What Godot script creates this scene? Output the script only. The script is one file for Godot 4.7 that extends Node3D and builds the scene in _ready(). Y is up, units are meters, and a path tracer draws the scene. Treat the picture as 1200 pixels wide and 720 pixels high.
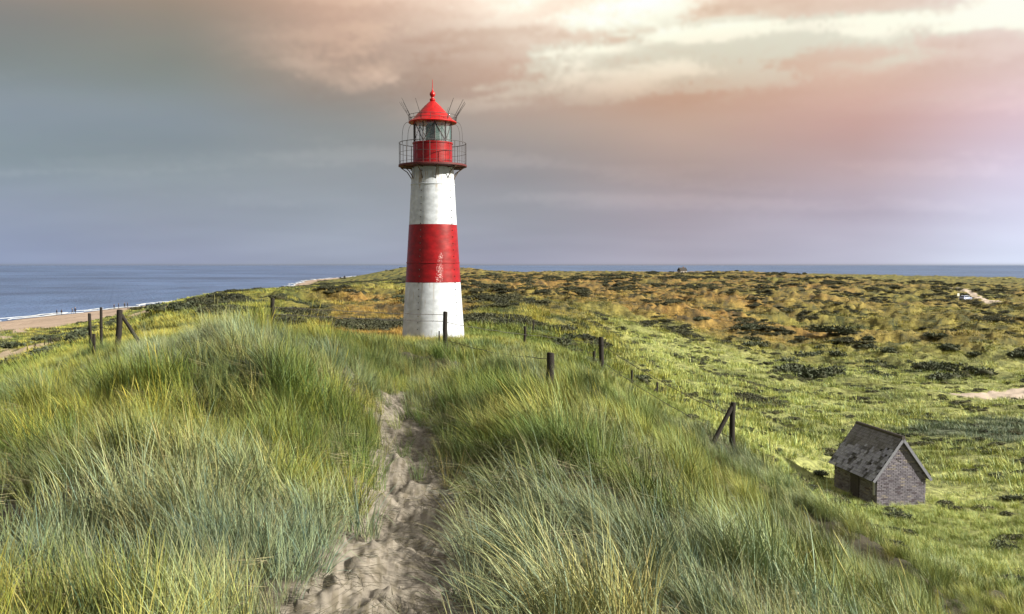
extends Node3D
# A striped lighthouse on a grassy dune ridge above the sea. Metres, y up, sea level at y = 0, the camera looks along -z.

const EYE := Vector3(0, 14.0, 0)
const SUN := Vector3(0.82, 0.50, 0.26)          # towards the sun
const HUT := Vector3(17.95, 2.75, -45.9)
const TOWER := Vector3(-3.67, 10.55, -44.0)
const COAST := -128.0

# surveyed ground: x, z, height
const SURVEY := [
	-3.00, -2.0, 12.20, 0.00, -2.0, 12.28, 3.00, -2.0, 11.85, -1.00, -0.8, 12.30, 1.00, -0.8, 12.25, -0.55, -4.7, 12.25, -1.48, -4.7, 12.34, -2.55, -4.7, 12.30,
	0.42, -4.7, 12.22, 1.27, -4.7, 11.95, 2.12, -4.7, 11.65, 2.97, -4.7, 11.20, -0.81, -7.7, 12.00, -1.74, -7.7, 12.25, -2.78, -7.7, 12.38, -4.03, -7.7, 12.25,
	0.14, -7.7, 12.15, 1.11, -7.7, 11.90, 2.50, -7.7, 11.15, 3.82, -7.7, 10.30, -1.27, -11.7, 11.80, -2.22, -11.7, 12.28, -3.17, -11.7, 12.50, -4.75, -11.7, 12.30,
	-6.34, -11.7, 12.00, -0.11, -11.7, 12.10, 0.84, -11.7, 11.85, 1.90, -11.7, 11.25, 3.17, -11.7, 10.40, 4.75, -11.7, 9.40, 6.34, -11.7, 8.50, -1.64, -14.5, 11.70,
	-2.16, -14.5, 12.05, -2.62, -14.5, 12.50, -3.53, -14.5, 12.88, -4.58, -14.5, 12.75, -5.50, -14.5, 12.40, -6.54, -14.5, 11.85, -7.85, -14.5, 11.50, -1.05, -14.5, 11.75,
	-0.52, -14.5, 11.95, 0.65, -14.5, 11.55, 1.96, -14.5, 10.80, 3.27, -14.5, 9.90, 5.23, -14.5, 8.50, 7.85, -14.5, 7.40, -10.83, -20.0, 10.80, -9.03, -20.0, 11.30,
	-6.32, -20.0, 11.85, -4.51, -20.0, 12.00, -3.07, -20.0, 11.65, -2.26, -20.0, 11.40, -0.72, -20.0, 11.50, 0.81, -20.0, 11.20, 2.71, -20.0, 10.40, 4.69, -20.0, 9.40,
	7.22, -20.0, 8.10, 9.93, -20.0, 6.60, -10.86, -26.0, 11.40, -14.08, -26.0, 10.40, -6.59, -26.0, 11.90, -3.99, -26.0, 11.60, -1.85, -26.0, 11.45, 1.06, -26.0, 11.10,
	2.46, -26.0, 10.70, 4.22, -26.0, 9.55, 6.10, -26.0, 8.90, 9.39, -26.0, 6.60, 13.61, -26.0, 4.80, -13.40, -33.0, 11.10, -8.94, -33.0, 11.40, -4.47, -33.0, 11.15,
	0.00, -33.0, 11.00, 3.13, -33.0, 10.25, 5.21, -33.0, 8.70, 7.74, -33.0, 7.60, 11.91, -33.0, 5.00, 17.27, -33.0, 3.60, -6.75, -44.0, 10.60, -3.69, -44.0, 10.60,
	-1.19, -44.0, 10.55, 0.60, -44.0, 10.25, 3.97, -44.0, 9.10, 7.94, -44.0, 7.00, 11.91, -44.0, 4.80, 15.09, -44.0, 3.20, 17.08, -44.0, 2.90, 23.43, -44.0, 2.70,
	-21.93, -45.0, 9.57, -24.37, -45.0, 8.76, -40.61, -75.0, 6.28, -59.57, -110.0, 4.17, -81.23, -150.0, 1.55, -40.61, -90.0, 7.10, -67.69, -150.0, 3.17,
	-54.15, -150.0, 6.15, -101.08, -280.0, 2.38, -24.37, -90.0, 10.43, -18.95, -60.0, 10.70, -1.99, -55.0, 10.33, 0.00, -65.0, 10.36, 3.07, -85.0, 10.16,
	8.12, -90.0, 8.72, 13.72, -95.0, 6.20, 13.54, -75.0, 5.27, 17.60, -65.0, 4.09, 31.95, -60.0, 2.68, 41.70, -84.0, 2.32, 41.52, -115.0, 2.69, 63.90, -120.0, 2.19,
	64.98, -180.0, 2.79, 101.17, -190.0, 2.17, 62.27, -230.0, 5.49, 151.62, -600.0, 9.67, 252.71, -700.0, 4.52, 162.64, -340.0, 2.03, 244.95, -460.0, 1.96,
	479.24, -900.0, 1.82, 72.20, -400.0, 6.78, 35.20, -260.0, 5.79, 36.10, -400.0, 6.78, 13.54, -300.0, 5.88, 0.00, -160.0, 8.08, 0.00, -900.0, 8.31, 90.25, -1000.0, 8.58,
	180.51, -1000.0, 6.78, 361.01, -1000.0, 4.07, 532.49, -1000.0, 1.36, -10.11, -70.0, 9.64, -19.86, -110.0, 9.14, -33.84, -150.0, 8.72, -51.44, -190.0, 8.51,
	-65.59, -215.0, 7.98, -59.57, -330.0, 6.85, -77.44, -330.0, 5.06, -68.23, -420.0, 6.23, -60.92, -450.0, 6.49, -48.78, -470.0, 6.79, -89.53, -620.0, 4.49,
	-108.30, -600.0, 3.71, -162.45, -900.0, 2.63, -138.09, -900.0, 3.85, -122.85, -830.0, 6.51, -109.75, -800.0, 10.39, -91.52, -780.0, 14.35, -66.88, -780.0, 15.06,
	-46.93, -800.0, 12.92, -29.60, -820.0, 9.93, 24.82, -550.0, 6.55, -14.44, -400.0, 7.14, -14.62, -180.0, 8.48, 27.08, -120.0, 4.36, 46.03, -150.0, 2.63,
	33.75, -170.0, 5.71, 15.34, -170.0, 7.71,
]
# the footpath: x, z, half width
const PATH := [[-0.62, -1.0, 0.5], [-0.66, -3.6, 0.5], [-0.68, -4.9, 0.46], [-0.76, -6.2, 0.39], [-0.86, -7.6, 0.35], [-1.05, -9.3, 0.34], [-1.30, -11.6, 0.36], [-1.60, -13.4, 0.36], [-1.86, -15.2, 0.26], [-1.95, -16.6, 0.14], [-1.98, -18.5, 0.05]]

var rng := RandomNumberGenerator.new()
var n_hill := FastNoiseLite.new()
var n_clump := FastNoiseLite.new()
var n_patch := FastNoiseLite.new()
var n_fine := FastNoiseLite.new()
var n_dune := FastNoiseLite.new()
var taken := {}

# ---------------------------------------------------------------- naming
func numbered(called: String) -> String:
	var k: int = taken.get(called, -1) + 1
	taken[called] = k
	return called if k == 0 else "%s_%03d" % [called, k]

func tag(o: Node, label := "", category := "", group := "", kind := "") -> Node:
	if label: o.set_meta("label", label)
	if category: o.set_meta("category", category)
	if group: o.set_meta("group", group)
	if kind: o.set_meta("kind", kind)
	return o

func thing(called: String, at: Vector3, turn: float, label: String, category: String, group := "") -> Node3D:
	var o := Node3D.new()
	o.name = numbered(called)
	add_child(o)
	o.position = at
	o.rotation.y = turn
	tag(o, label, category, group)
	return o

# ---------------------------------------------------------------- mesh builder
class MB:
	var v := PackedVector3Array()
	var n := PackedVector3Array()
	var c := PackedColorArray()
	var t := PackedVector2Array()
	var i := PackedInt32Array()
	var col := Color(1, 1, 1)
	func vert(p: Vector3, nn: Vector3, uv := Vector2.ZERO) -> int:
		v.append(p); n.append(nn); c.append(col); t.append(uv)
		return v.size() - 1
	func tri_i(a: int, b: int, d: int) -> void:
		# faces that point the way their normals do run clockwise
		if (v[d] - v[a]).cross(v[b] - v[a]).dot(n[a] + n[b] + n[d]) < 0.0:
			i.append(a); i.append(d); i.append(b)
		else:
			i.append(a); i.append(b); i.append(d)
	func quad(a: Vector3, b: Vector3, d: Vector3, e: Vector3, out: Vector3) -> void:
		var nn := (d - a).cross(b - a).normalized()
		if nn.dot(out) < 0: nn = -nn
		var k := vert(a, nn, Vector2(0, 0)); vert(b, nn, Vector2(1, 0)); vert(d, nn, Vector2(1, 1)); vert(e, nn, Vector2(0, 1))
		tri_i(k, k + 1, k + 2); tri_i(k, k + 2, k + 3)
	func tri(a: Vector3, b: Vector3, d: Vector3, out: Vector3) -> void:
		var nn := (d - a).cross(b - a).normalized()
		if nn.dot(out) < 0: nn = -nn
		var k := vert(a, nn); vert(b, nn); vert(d, nn)
		tri_i(k, k + 1, k + 2)
	func hexa(p: Array) -> void:
		# eight corners: four below going round, four above
		var m := Vector3.ZERO
		for q in p: m += q
		m /= 8.0
		for f in [[0, 1, 2, 3], [4, 5, 6, 7], [0, 1, 5, 4], [1, 2, 6, 5], [2, 3, 7, 6], [3, 0, 4, 7]]:
			quad(p[f[0]], p[f[1]], p[f[2]], p[f[3]], (p[f[0]] + p[f[1]] + p[f[2]] + p[f[3]]) / 4.0 - m)
	func box(at: Vector3, size: Vector3, b := Basis.IDENTITY) -> void:
		var h := size / 2.0
		var p := []
		for s in [[-1, -1, -1], [1, -1, -1], [1, -1, 1], [-1, -1, 1], [-1, 1, -1], [1, 1, -1], [1, 1, 1], [-1, 1, 1]]:
			p.append(at + b * Vector3(s[0] * h.x, s[1] * h.y, s[2] * h.z))
		hexa(p)
	func chamfer_box(at: Vector3, size: Vector3, cut: float, b := Basis.IDENTITY) -> void:
		# an upright box whose twelve long edges are cut: an octagonal prism with a bevelled top and bottom
		var h := size / 2.0
		var rings := []
		for r in [[-h.y, cut], [-h.y + cut, 0.0], [h.y - cut, 0.0], [h.y, cut]]:
			var x: float = h.x - r[1]
			var z: float = h.z - r[1]
			var ring := []
			for q in [[-x + cut, -z], [x - cut, -z], [x, -z + cut], [x, z - cut], [x - cut, z], [-x + cut, z], [-x, z - cut], [-x, -z + cut]]:
				ring.append(at + b * Vector3(q[0], r[0], q[1]))
			rings.append(ring)
		for k in 3:
			for j in 8:
				var a: Vector3 = rings[k][j]
				var e: Vector3 = rings[k][(j + 1) % 8]
				var f: Vector3 = rings[k + 1][(j + 1) % 8]
				var g: Vector3 = rings[k + 1][j]
				quad(a, e, f, g, (a + e + f + g) / 4.0 - at)
		for k in [0, 3]:
			for j in range(1, 7):
				tri(rings[k][0], rings[k][j], rings[k][j + 1], rings[k][0] - at)
	func tube(pts: Array, radii: Array, sides := 8, caps := true) -> void:
		var base := v.size()
		var up := Vector3(0.31, 0.11, 0.94)
		for k in pts.size():
			var d: Vector3 = (pts[mini(k + 1, pts.size() - 1)] - pts[maxi(k - 1, 0)]).normalized()
			var s := up.cross(d)
			if s.length() < 0.1: s = Vector3(1, 0.2, 0).cross(d)
			s = s.normalized()
			var w := d.cross(s)
			for j in sides:
				var a := TAU * j / sides
				var o := s * cos(a) + w * sin(a)
				vert(pts[k] + o * radii[k], o, Vector2(float(j) / sides, k))
		for k in pts.size() - 1:
			for j in sides:
				var a := base + k * sides + j
				var b := base + k * sides + (j + 1) % sides
				tri_i(a, b, b + sides); tri_i(a, b + sides, a + sides)
		if caps:
			for e in [0, pts.size() - 1]:
				var d: Vector3 = pts[e] - pts[1 if e == 0 else e - 1]
				var cc := vert(pts[e], d.normalized())
				for j in sides:
					var a2 := vert(v[base + e * sides + j], d.normalized())
					var b2 := vert(v[base + e * sides + (j + 1) % sides], d.normalized())
					tri_i(cc, a2, b2)
	func lathe(prof: Array, seg := 48, at := Vector3.ZERO) -> void:
		# prof: [radius, y] going up; texture u runs round with 0.5 towards +z, v runs up
		var total := 0.0
		var lens := [0.0]
		for k in prof.size() - 1:
			total += Vector2(prof[k + 1][0] - prof[k][0], prof[k + 1][1] - prof[k][1]).length()
			lens.append(total)
		for k in prof.size() - 1:
			var r0: float = prof[k][0]
			var r1: float = prof[k + 1][0]
			var dy: float = prof[k + 1][1] - prof[k][1]
			var sl := Vector2(dy, r0 - r1).normalized()
			var base := v.size()
			for j in seg + 1:
				var a := TAU * j / seg
				var o := Vector3(-sin(a), 0, -cos(a))
				var nn := (o * sl.x + Vector3.UP * sl.y).normalized()
				vert(at + o * r0 + Vector3(0, prof[k][1], 0), nn, Vector2(float(j) / seg, lens[k] / total))
				vert(at + o * r1 + Vector3(0, prof[k + 1][1], 0), nn, Vector2(float(j) / seg, lens[k + 1] / total))
			for j in seg:
				var q := base + j * 2
				if r0 > 0.0: tri_i(q, q + 2, q + 3 if r1 > 0.0 else q + 1)
				if r1 > 0.0: tri_i(q, q + 3, q + 1)
	func mesh(m: Material) -> ArrayMesh:
		var a := []
		a.resize(Mesh.ARRAY_MAX)
		a[Mesh.ARRAY_VERTEX] = v
		a[Mesh.ARRAY_NORMAL] = n
		a[Mesh.ARRAY_COLOR] = c
		a[Mesh.ARRAY_TEX_UV] = t
		a[Mesh.ARRAY_INDEX] = i
		var me := ArrayMesh.new()
		me.add_surface_from_arrays(Mesh.PRIMITIVE_TRIANGLES, a)
		me.surface_set_material(0, m)
		return me

func obj(called: String, b: MB, m: Material, parent: Node = null, at := Vector3.ZERO) -> MeshInstance3D:
	var o := MeshInstance3D.new()
	o.mesh = b.mesh(m)
	o.name = numbered(called) if parent == null else called
	(self if parent == null else parent).add_child(o, true)
	o.position = at
	return o

# ---------------------------------------------------------------- materials
func lin(r: float, g: float, b: float) -> Color:
	return Color(r, g, b).linear_to_srgb()

var textures := {}
func noise_tex(freq: float, dark: Color, light: Color, size := 512, s := 3, normal := false, strength := 4.0, oct := 5) -> NoiseTexture2D:
	var key := [freq, dark, light, size, s, normal, strength, oct]
	if normal: key = [freq, size, s, strength, oct]
	if not textures.has(key): textures[key] = new_noise_tex(freq, dark, light, size, s, normal, strength, oct)
	return textures[key]

func new_noise_tex(freq: float, dark: Color, light: Color, size := 512, s := 3, normal := false, strength := 4.0, oct := 5) -> NoiseTexture2D:
	var f := FastNoiseLite.new()
	f.seed = s; f.frequency = freq; f.fractal_octaves = oct; f.noise_type = FastNoiseLite.TYPE_SIMPLEX_SMOOTH
	var t := NoiseTexture2D.new()
	t.width = size; t.height = size; t.seamless = true; t.noise = f
	if normal:
		t.as_normal_map = true; t.bump_strength = strength
	else:
		var g := Gradient.new()
		g.set_color(0, dark); g.set_color(1, light)
		t.color_ramp = g
	return t

func mat(c: Color, rough := 0.8, vertex := false) -> StandardMaterial3D:
	var m := StandardMaterial3D.new()
	m.albedo_color = c; m.roughness = rough; m.metallic_specular = 0.4
	m.vertex_color_use_as_albedo = vertex
	return m

func grained(c: Color, rough: float, freq: float, scale: float, bump: float, contrast := 0.35, vertex := false, s := 5) -> StandardMaterial3D:
	var m := mat(c, rough, vertex)
	m.albedo_texture = noise_tex(freq, Color(1 - contrast, 1 - contrast, 1 - contrast), Color(1, 1, 1), 512, s)
	m.uv1_triplanar = true; m.uv1_world_triplanar = true
	m.uv1_scale = Vector3.ONE * scale
	if bump > 0.0:
		m.normal_enabled = true
		m.normal_texture = noise_tex(freq * 1.6, c, c, 512, s + 1, true, 6.0)
		m.normal_scale = bump
	return m

func foliage(s := 0.5, rough := 0.55) -> StandardMaterial3D:
	var m := mat(Color(1, 1, 1), rough, true)
	m.metallic_specular = 0.3
	m.backlight_enabled = true
	m.backlight = Color(s, s, s)
	m.cull_mode = BaseMaterial3D.CULL_DISABLED
	return m

# ---------------------------------------------------------------- ground shape
var grid := PackedFloat32Array()
const GA := 81          # azimuth samples, -52 to 52 degrees
const GR := 130         # log distance samples
const AZ := 0.9076
const L0 := -0.6
const L1 := 7.5

func sv(x: float, z: float) -> Vector2:
	var r := sqrt(x * x + z * z)
	return Vector2(atan2(x, -z), log(maxf(r, 0.3)))

func solve_survey() -> void:
	# thin plate spline through the surveyed points over bearing and log distance
	var n := SURVEY.size() / 3
	var p := []
	for k in n:
		var q := sv(SURVEY[k * 3], SURVEY[k * 3 + 1])
		p.append(Vector2(q.x * 3.0, q.y))
	var m := []
	var N := n + 3
	for r in N:
		var row := PackedFloat64Array()
		row.resize(N + 1)
		if r < n:
			for c in n:
				row[c] = tps(p[r].distance_to(p[c]))
			row[r] += 0.004
			row[n] = 1; row[n + 1] = p[r].x; row[n + 2] = p[r].y
			row[N] = SURVEY[r * 3 + 2]
		else:
			for c in n:
				row[c] = 1.0 if r == n else (p[c].x if r == n + 1 else p[c].y)
		m.append(row)
	for k in N:
		var best := k
		for r in range(k + 1, N):
			if absf(m[r][k]) > absf(m[best][k]): best = r
		var tmp = m[k]; m[k] = m[best]; m[best] = tmp
		var pk: PackedFloat64Array = m[k]
		for r in range(k + 1, N):
			var row2: PackedFloat64Array = m[r]
			var f := row2[k] / pk[k]
			if f != 0.0:
				for c in range(k, N + 1):
					row2[c] -= f * pk[c]
				m[r] = row2
	var w := PackedFloat64Array()
	w.resize(N)
	for k in range(N - 1, -1, -1):
		var s: float = m[k][N]
		for c in range(k + 1, N):
			s -= m[k][c] * w[c]
		w[k] = s / m[k][k]
	grid.resize(GA * GR)
	for a in GA:
		for r in GR:
			var q := Vector2((float(a) / (GA - 1) * 2 - 1) * AZ * 3.0, L0 + (L1 - L0) * r / (GR - 1))
			var h: float = w[n] + w[n + 1] * q.x + w[n + 2] * q.y
			for k in n:
				var d2: float = q.distance_squared_to(p[k])
				if d2 > 1e-9: h += w[k] * d2 * log(d2) * 0.5
			grid[a * GR + r] = clampf(h, 0.6, 15.0)

func tps(r: float) -> float:
	return r * r * log(r) if r > 1e-6 else 0.0

func grid_at(az: float, lr: float) -> float:
	var a := clampf((az / AZ + 1) * 0.5, 0, 1) * (GA - 1)
	var r := clampf((lr - L0) / (L1 - L0), 0, 1) * (GR - 1)
	var a0 := mini(int(a), GA - 2)
	var r0 := mini(int(r), GR - 2)
	var fa := a - a0
	var fr := r - r0
	var k := a0 * GR + r0
	return lerpf(lerpf(grid[k], grid[k + 1], fr), lerpf(grid[k + GR], grid[k + GR + 1], fr), fa)

func smooth(a: float, b: float, x: float) -> float:
	var t := clampf((x - a) / (b - a), 0, 1)
	return t * t * (3 - 2 * t)

func coast_x(z: float) -> float:
	return COAST - 68.0 * smooth(420.0, 1000.0, -z)

func ground_y(x: float, z: float) -> float:
	var q := sv(x, z)
	var h := grid_at(q.x, q.y)
	if absf(q.x) > AZ:
		h = lerpf(h, 0.5 * (grid_at(-AZ, q.y) + grid_at(AZ, q.y)), smooth(AZ, PI, absf(q.x)))
	var r := exp(q.y)
	# relief: small lumps near, blown dunes further off
	h += n_clump.get_noise_2d(x * 0.55, z * 0.55) * 0.16 * smooth(2.0, 7.0, r) * (1.0 - 0.4 * smooth(30, 50, r))
	h += n_hill.get_noise_2d(x * 13.0, z * 13.0) * 0.62 * smooth(4.0, 9.0, r) * (1.0 - smooth(22, 36, r)) * smooth(0.5, 1.5, path_m(x, z))
	h -= 1.6 * smooth(450, 850, r)
	var dune := smooth(45, 130, r) * (1.0 - 0.62 * valley(x, z)) * (1.0 - 0.8 * smooth(-25.0, -50.0, x) * smooth(420, 250, r)) * (1.0 - 0.8 * smooth(-0.07, -0.12, q.x) * smooth(150, 260, r))
	if dune > 0.0:
		var nd := n_dune.get_noise_2d(x, z)
		h += dune * ((0.55 - absf(nd) * 2.2) * 1.9 + n_hill.get_noise_2d(x * 2.2, z * 2.2) * 1.7 + (0.25 - absf(n_hill.get_noise_2d(x * 5.0 + 70, z * 5.0))) * 3.0) * (1.0 - 0.25 * smooth(250, 700, r))
	# flat footing for the lighthouse and the hut
	h = lerpf(h, TOWER.y, 1.0 - smooth(1.8, 4.5, Vector2(x - TOWER.x, z - TOWER.z).length()))
	h = lerpf(h, HUT.y, 1.0 - smooth(2.2, 5.0, Vector2(x - HUT.x, z - HUT.z).length()))
	# the shore on the left and the far end of the land
	var foot := coast_x(z) + 38.0 - 27.0 * smooth(190.0, 320.0, -z) + n_hill.get_noise_2d(z * 0.8, 40.0) * 7.0
	var beach := (x - coast_x(z) - n_hill.get_noise_2d(z * 0.5, 9.0) * 5.0) * 0.05
	h = lerpf(h, beach, smooth(foot + 9.0, foot - 3.0, x))
	var edge := 1240.0 + n_hill.get_noise_2d(q.x * 300.0, 5.0) * 90.0
	h = lerpf(h, -3.0, smooth(edge, edge + 160.0, r))
	return maxf(h, -4.0)

func valley(x: float, z: float) -> float:
	# 1 on the flat green valley floor round the hut
	return smooth(4.0, 14.0, x + z * -0.02) * (1.0 - smooth(95.0, 150.0, -z))

func path_d(x: float, z: float) -> float:
	# distance from the middle of the footpath over its half width
	if z < -44.0 or absf(x) > 8.0: return 99.0
	var best := 99.0
	for k in PATH.size() - 1:
		var a := Vector2(PATH[k][0], PATH[k][1])
		var b := Vector2(PATH[k + 1][0], PATH[k + 1][1])
		if z > a.y + 1.5 or z < b.y - 1.5: continue
		var t := clampf((Vector2(x, z) - a).dot(b - a) / (b - a).length_squared(), 0, 1)
		var d: float = Vector2(x, z).distance_to(a.lerp(b, t)) / lerpf(PATH[k][2], PATH[k + 1][2], t)
		best = minf(best, d)
	return best

func path_m(x: float, z: float) -> float:
	if absf(x + 1.2) > 3.5 or z < -24.0: return 9.0
	var best := 9.0
	for k in PATH.size() - 1:
		var a := Vector2(PATH[k][0], PATH[k][1])
		var b := Vector2(PATH[k + 1][0], PATH[k + 1][1])
		var t := clampf((Vector2(x, z) - a).dot(b - a) / (b - a).length_squared(), 0, 1)
		best = minf(best, Vector2(x, z).distance_to(a.lerp(b, t)))
	return best

func seg_d(x: float, z: float, pts: Array) -> float:
	var best := 1e9
	for k in pts.size() - 1:
		var a: Vector2 = pts[k]
		var b: Vector2 = pts[k + 1]
		var t := clampf((Vector2(x, z) - a).dot(b - a) / (b - a).length_squared(), 0, 1)
		best = minf(best, Vector2(x, z).distance_to(a.lerp(b, t)))
	return best

var track := [Vector2(215, -470), Vector2(197, -415), Vector2(180, -369), Vector2(161, -324), Vector2(153, -302), Vector2(147, -288)]
var clearing := [Vector2(39.5, -83.0), Vector2(43, -84.5), Vector2(48, -87), Vector2(60, -92), Vector2(80, -98)]
var bare := [[-49.0, -90.0, 4.5, 9.0], [-44.0, -96.0, 3.0, 7.0], [-56.0, -112.0, 3.5, 12.0], [-66.0, -158.0, 4.0, 14.0], [-41.0, -71.0, 3.2, 5.0], [-43.5, -82.0, 3.0, 6.0], [-70.0, -190.0, 3.5, 16.0], [-80.0, -230.0, 3.5, 18.0]]

func sand_at(x: float, z: float) -> int:
	# 0 plant cover, 1 footpath, 2 beach, 3 sandy track or clearing, 4 blown-out sand
	var wob := n_fine.get_noise_2d(x * 6.0, z * 6.0)
	if z > -44.0 and path_d(x, z) < 1.0 + wob * 0.5: return 1
	if x < -60:
		var foot := coast_x(z) + 38.0 - 27.0 * smooth(190.0, 320.0, -z) + n_hill.get_noise_2d(z * 0.8, 40.0) * 7.0
		if x < foot + 1.0 + n_clump.get_noise_2d(x * 0.2, z * 0.1) * 8.0: return 2
		if z < -780 and z > -1150 and x < -128.0 + n_hill.get_noise_2d(x, z) * 40.0: return 2
	if x > 35:
		if seg_d(x, z, clearing) < minf(1.0 + maxf(x - 39.0, 0.0) * 0.22, 3.6) + n_clump.get_noise_2d(x * 0.3, z * 0.3) * 0.8: return 3
		if seg_d(x, z, track) < 2.5 + n_clump.get_noise_2d(x * 0.2, z * 0.2) * 1.2: return 3
	elif x < -30:
		for b in bare:
			if Vector2((x - b[0]) / b[2], (z - b[1]) / b[3]).length() + n_clump.get_noise_2d(x * 0.25, z * 0.12) * 0.8 < 1.0: return 4
	return 0

func ochre(x: float, z: float) -> float:
	# how far the plant cover is dry brown heath rather than green grass
	var d := -z
	var bearing := x / maxf(d, 1.0)
	var o := smooth(62, 100, d + 60.0 * smooth(-0.03, -0.08, bearing)) * smooth(-0.25, -0.14, bearing) * (1.0 - smooth(0.27, 0.42, bearing) * 0.6)
	o *= 1.0 - 0.55 * smooth(420, 800, d)
	o *= 1.0 - valley(x, z)
	o *= 1.0 - 0.85 * smooth(-0.05, -0.12, bearing) * smooth(130, 210, d)
	return clampf(o * (1.0 + n_hill.get_noise_2d(x * 0.9 + 300, z * 0.9) * 1.4), 0, 1)

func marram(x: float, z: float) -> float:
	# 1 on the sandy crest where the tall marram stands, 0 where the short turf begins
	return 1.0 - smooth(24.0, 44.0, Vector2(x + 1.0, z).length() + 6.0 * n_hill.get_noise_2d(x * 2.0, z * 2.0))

func flank_sunlight(x: float, z: float) -> float:
	# where sunlight on the right flank is painted into the marram colour
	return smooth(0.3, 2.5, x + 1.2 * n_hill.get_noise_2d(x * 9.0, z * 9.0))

func cover_color(x: float, z: float) -> Color:
	var o := ochre(x, z)
	var p := n_patch.get_noise_2d(x, z) * 0.5 + 0.5
	var g := Color(0.135, 0.165, 0.036).lerp(Color(0.285, 0.255, 0.055), smooth(0.3, 0.7, p))
	var b := Color(0.33, 0.19, 0.046).lerp(Color(0.23, 0.175, 0.042), smooth(0.35, 0.7, p))
	g = g.lerp(Color(0.45, 0.49, 0.18), valley(x, z) * (0.35 + 0.6 * smooth(0.25, 0.65, p)))
	g = g.lerp(b, o)
	# mottled growth: gold, rusty and dark cushions side by side
	if z < -55.0:
		var s := n_clump.get_noise_2d(x * 0.22, z * 0.22) + 0.5 * n_clump.get_noise_2d(x * 0.7 + 9, z * 0.7)
		var wild := 1.0 - 0.7 * valley(x, z)
		if s < -0.08: g = g.lerp(Color(0.10, 0.075, 0.032).lerp(Color(0.075, 0.10, 0.035), 1.0 - o), wild * smooth(-0.08, -0.4, s))
		else: g = g.lerp(Color(0.46, 0.31, 0.085).lerp(Color(0.38, 0.36, 0.085), 1.0 - o), wild * 0.8 * smooth(0.05, 0.45, s))
	# damp hollow with darker, bluer grass beyond the hut
	var wet := Vector2((x - 34.5) / 7.5, (z + 64.5) / 5.0).length() + n_clump.get_noise_2d(x * 0.25, z * 0.25) * 0.5
	if wet < 1.2: g = g.lerp(Color(0.15, 0.185, 0.115), smooth(1.2, 0.8, wet))
	return g

# ---------------------------------------------------------------- sky
const SKY_AZ := [-180.0, -60.0, -28.4, -19.85, -10.2, 0.0, 10.2, 19.85, 28.4, 60.0, 180.0]
const SKY_EL := [0.0, 3.15, 5.7, 8.3, 10.8, 13.2, 15.7, 24.0, 45.0, 90.0]
# air colour by height (rows) and bearing (columns)
const SKY_RGB := [
	[[172, 178, 204], [149, 160, 187], [147, 159, 187], [154, 162, 186], [159, 167, 186], [164, 166, 184], [175, 172, 187], [194, 194, 212], [221, 229, 250], [223, 225, 245], [172, 178, 204]],
	[[169, 173, 187], [147, 157, 176], [147, 158, 177], [151, 160, 174], [158, 166, 177], [155, 157, 166], [170, 161, 170], [184, 175, 189], [218, 216, 238], [222, 216, 229], [169, 173, 187]],
	[[167, 169, 176], [139, 152, 161], [138, 152, 161], [141, 152, 159], [153, 159, 164], [156, 153, 156], [178, 160, 156], [190, 167, 169], [219, 205, 223], [221, 207, 212], [167, 169, 176]],
	[[164, 164, 165], [138, 150, 160], [138, 150, 160], [139, 150, 158], [149, 151, 150], [175, 161, 152], [194, 166, 150], [206, 170, 161], [223, 197, 204], [224, 200, 199], [164, 164, 165]],
	[[164, 160, 156], [134, 141, 141], [132, 140, 140], [134, 140, 136], [161, 145, 133], [195, 166, 148], [204, 166, 141], [222, 192, 174], [230, 208, 202], [229, 201, 188], [164, 160, 156]],
	[[165, 157, 149], [142, 139, 133], [138, 136, 132], [143, 138, 128], [188, 160, 143], [226, 206, 188], [213, 187, 163], [229, 210, 194], [232, 217, 209], [232, 209, 194], [165, 157, 149]],
	[[170, 158, 148], [150, 142, 132], [175, 152, 138], [172, 150, 132], [210, 175, 153], [235, 212, 192], [225, 200, 178], [232, 205, 186], [235, 232, 228], [234, 218, 204], [170, 158, 148]],
	[[185, 175, 165], [190, 170, 152], [205, 178, 156], [210, 180, 156], [222, 190, 165], [230, 205, 184], [232, 210, 190], [235, 214, 196], [238, 226, 216], [238, 224, 212], [185, 175, 165]],
	[[196, 190, 184], [200, 192, 184], [202, 192, 182], [204, 194, 184], [210, 198, 186], [214, 202, 190], [218, 206, 194], [222, 210, 200], [226, 216, 208], [230, 220, 212], [196, 190, 184]],
	[[204, 202, 202], [204, 202, 202], [204, 202, 202], [204, 202, 202], [204, 202, 202], [204, 202, 202], [204, 202, 202], [204, 202, 202], [204, 202, 202], [204, 202, 202], [204, 202, 202]]]

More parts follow.
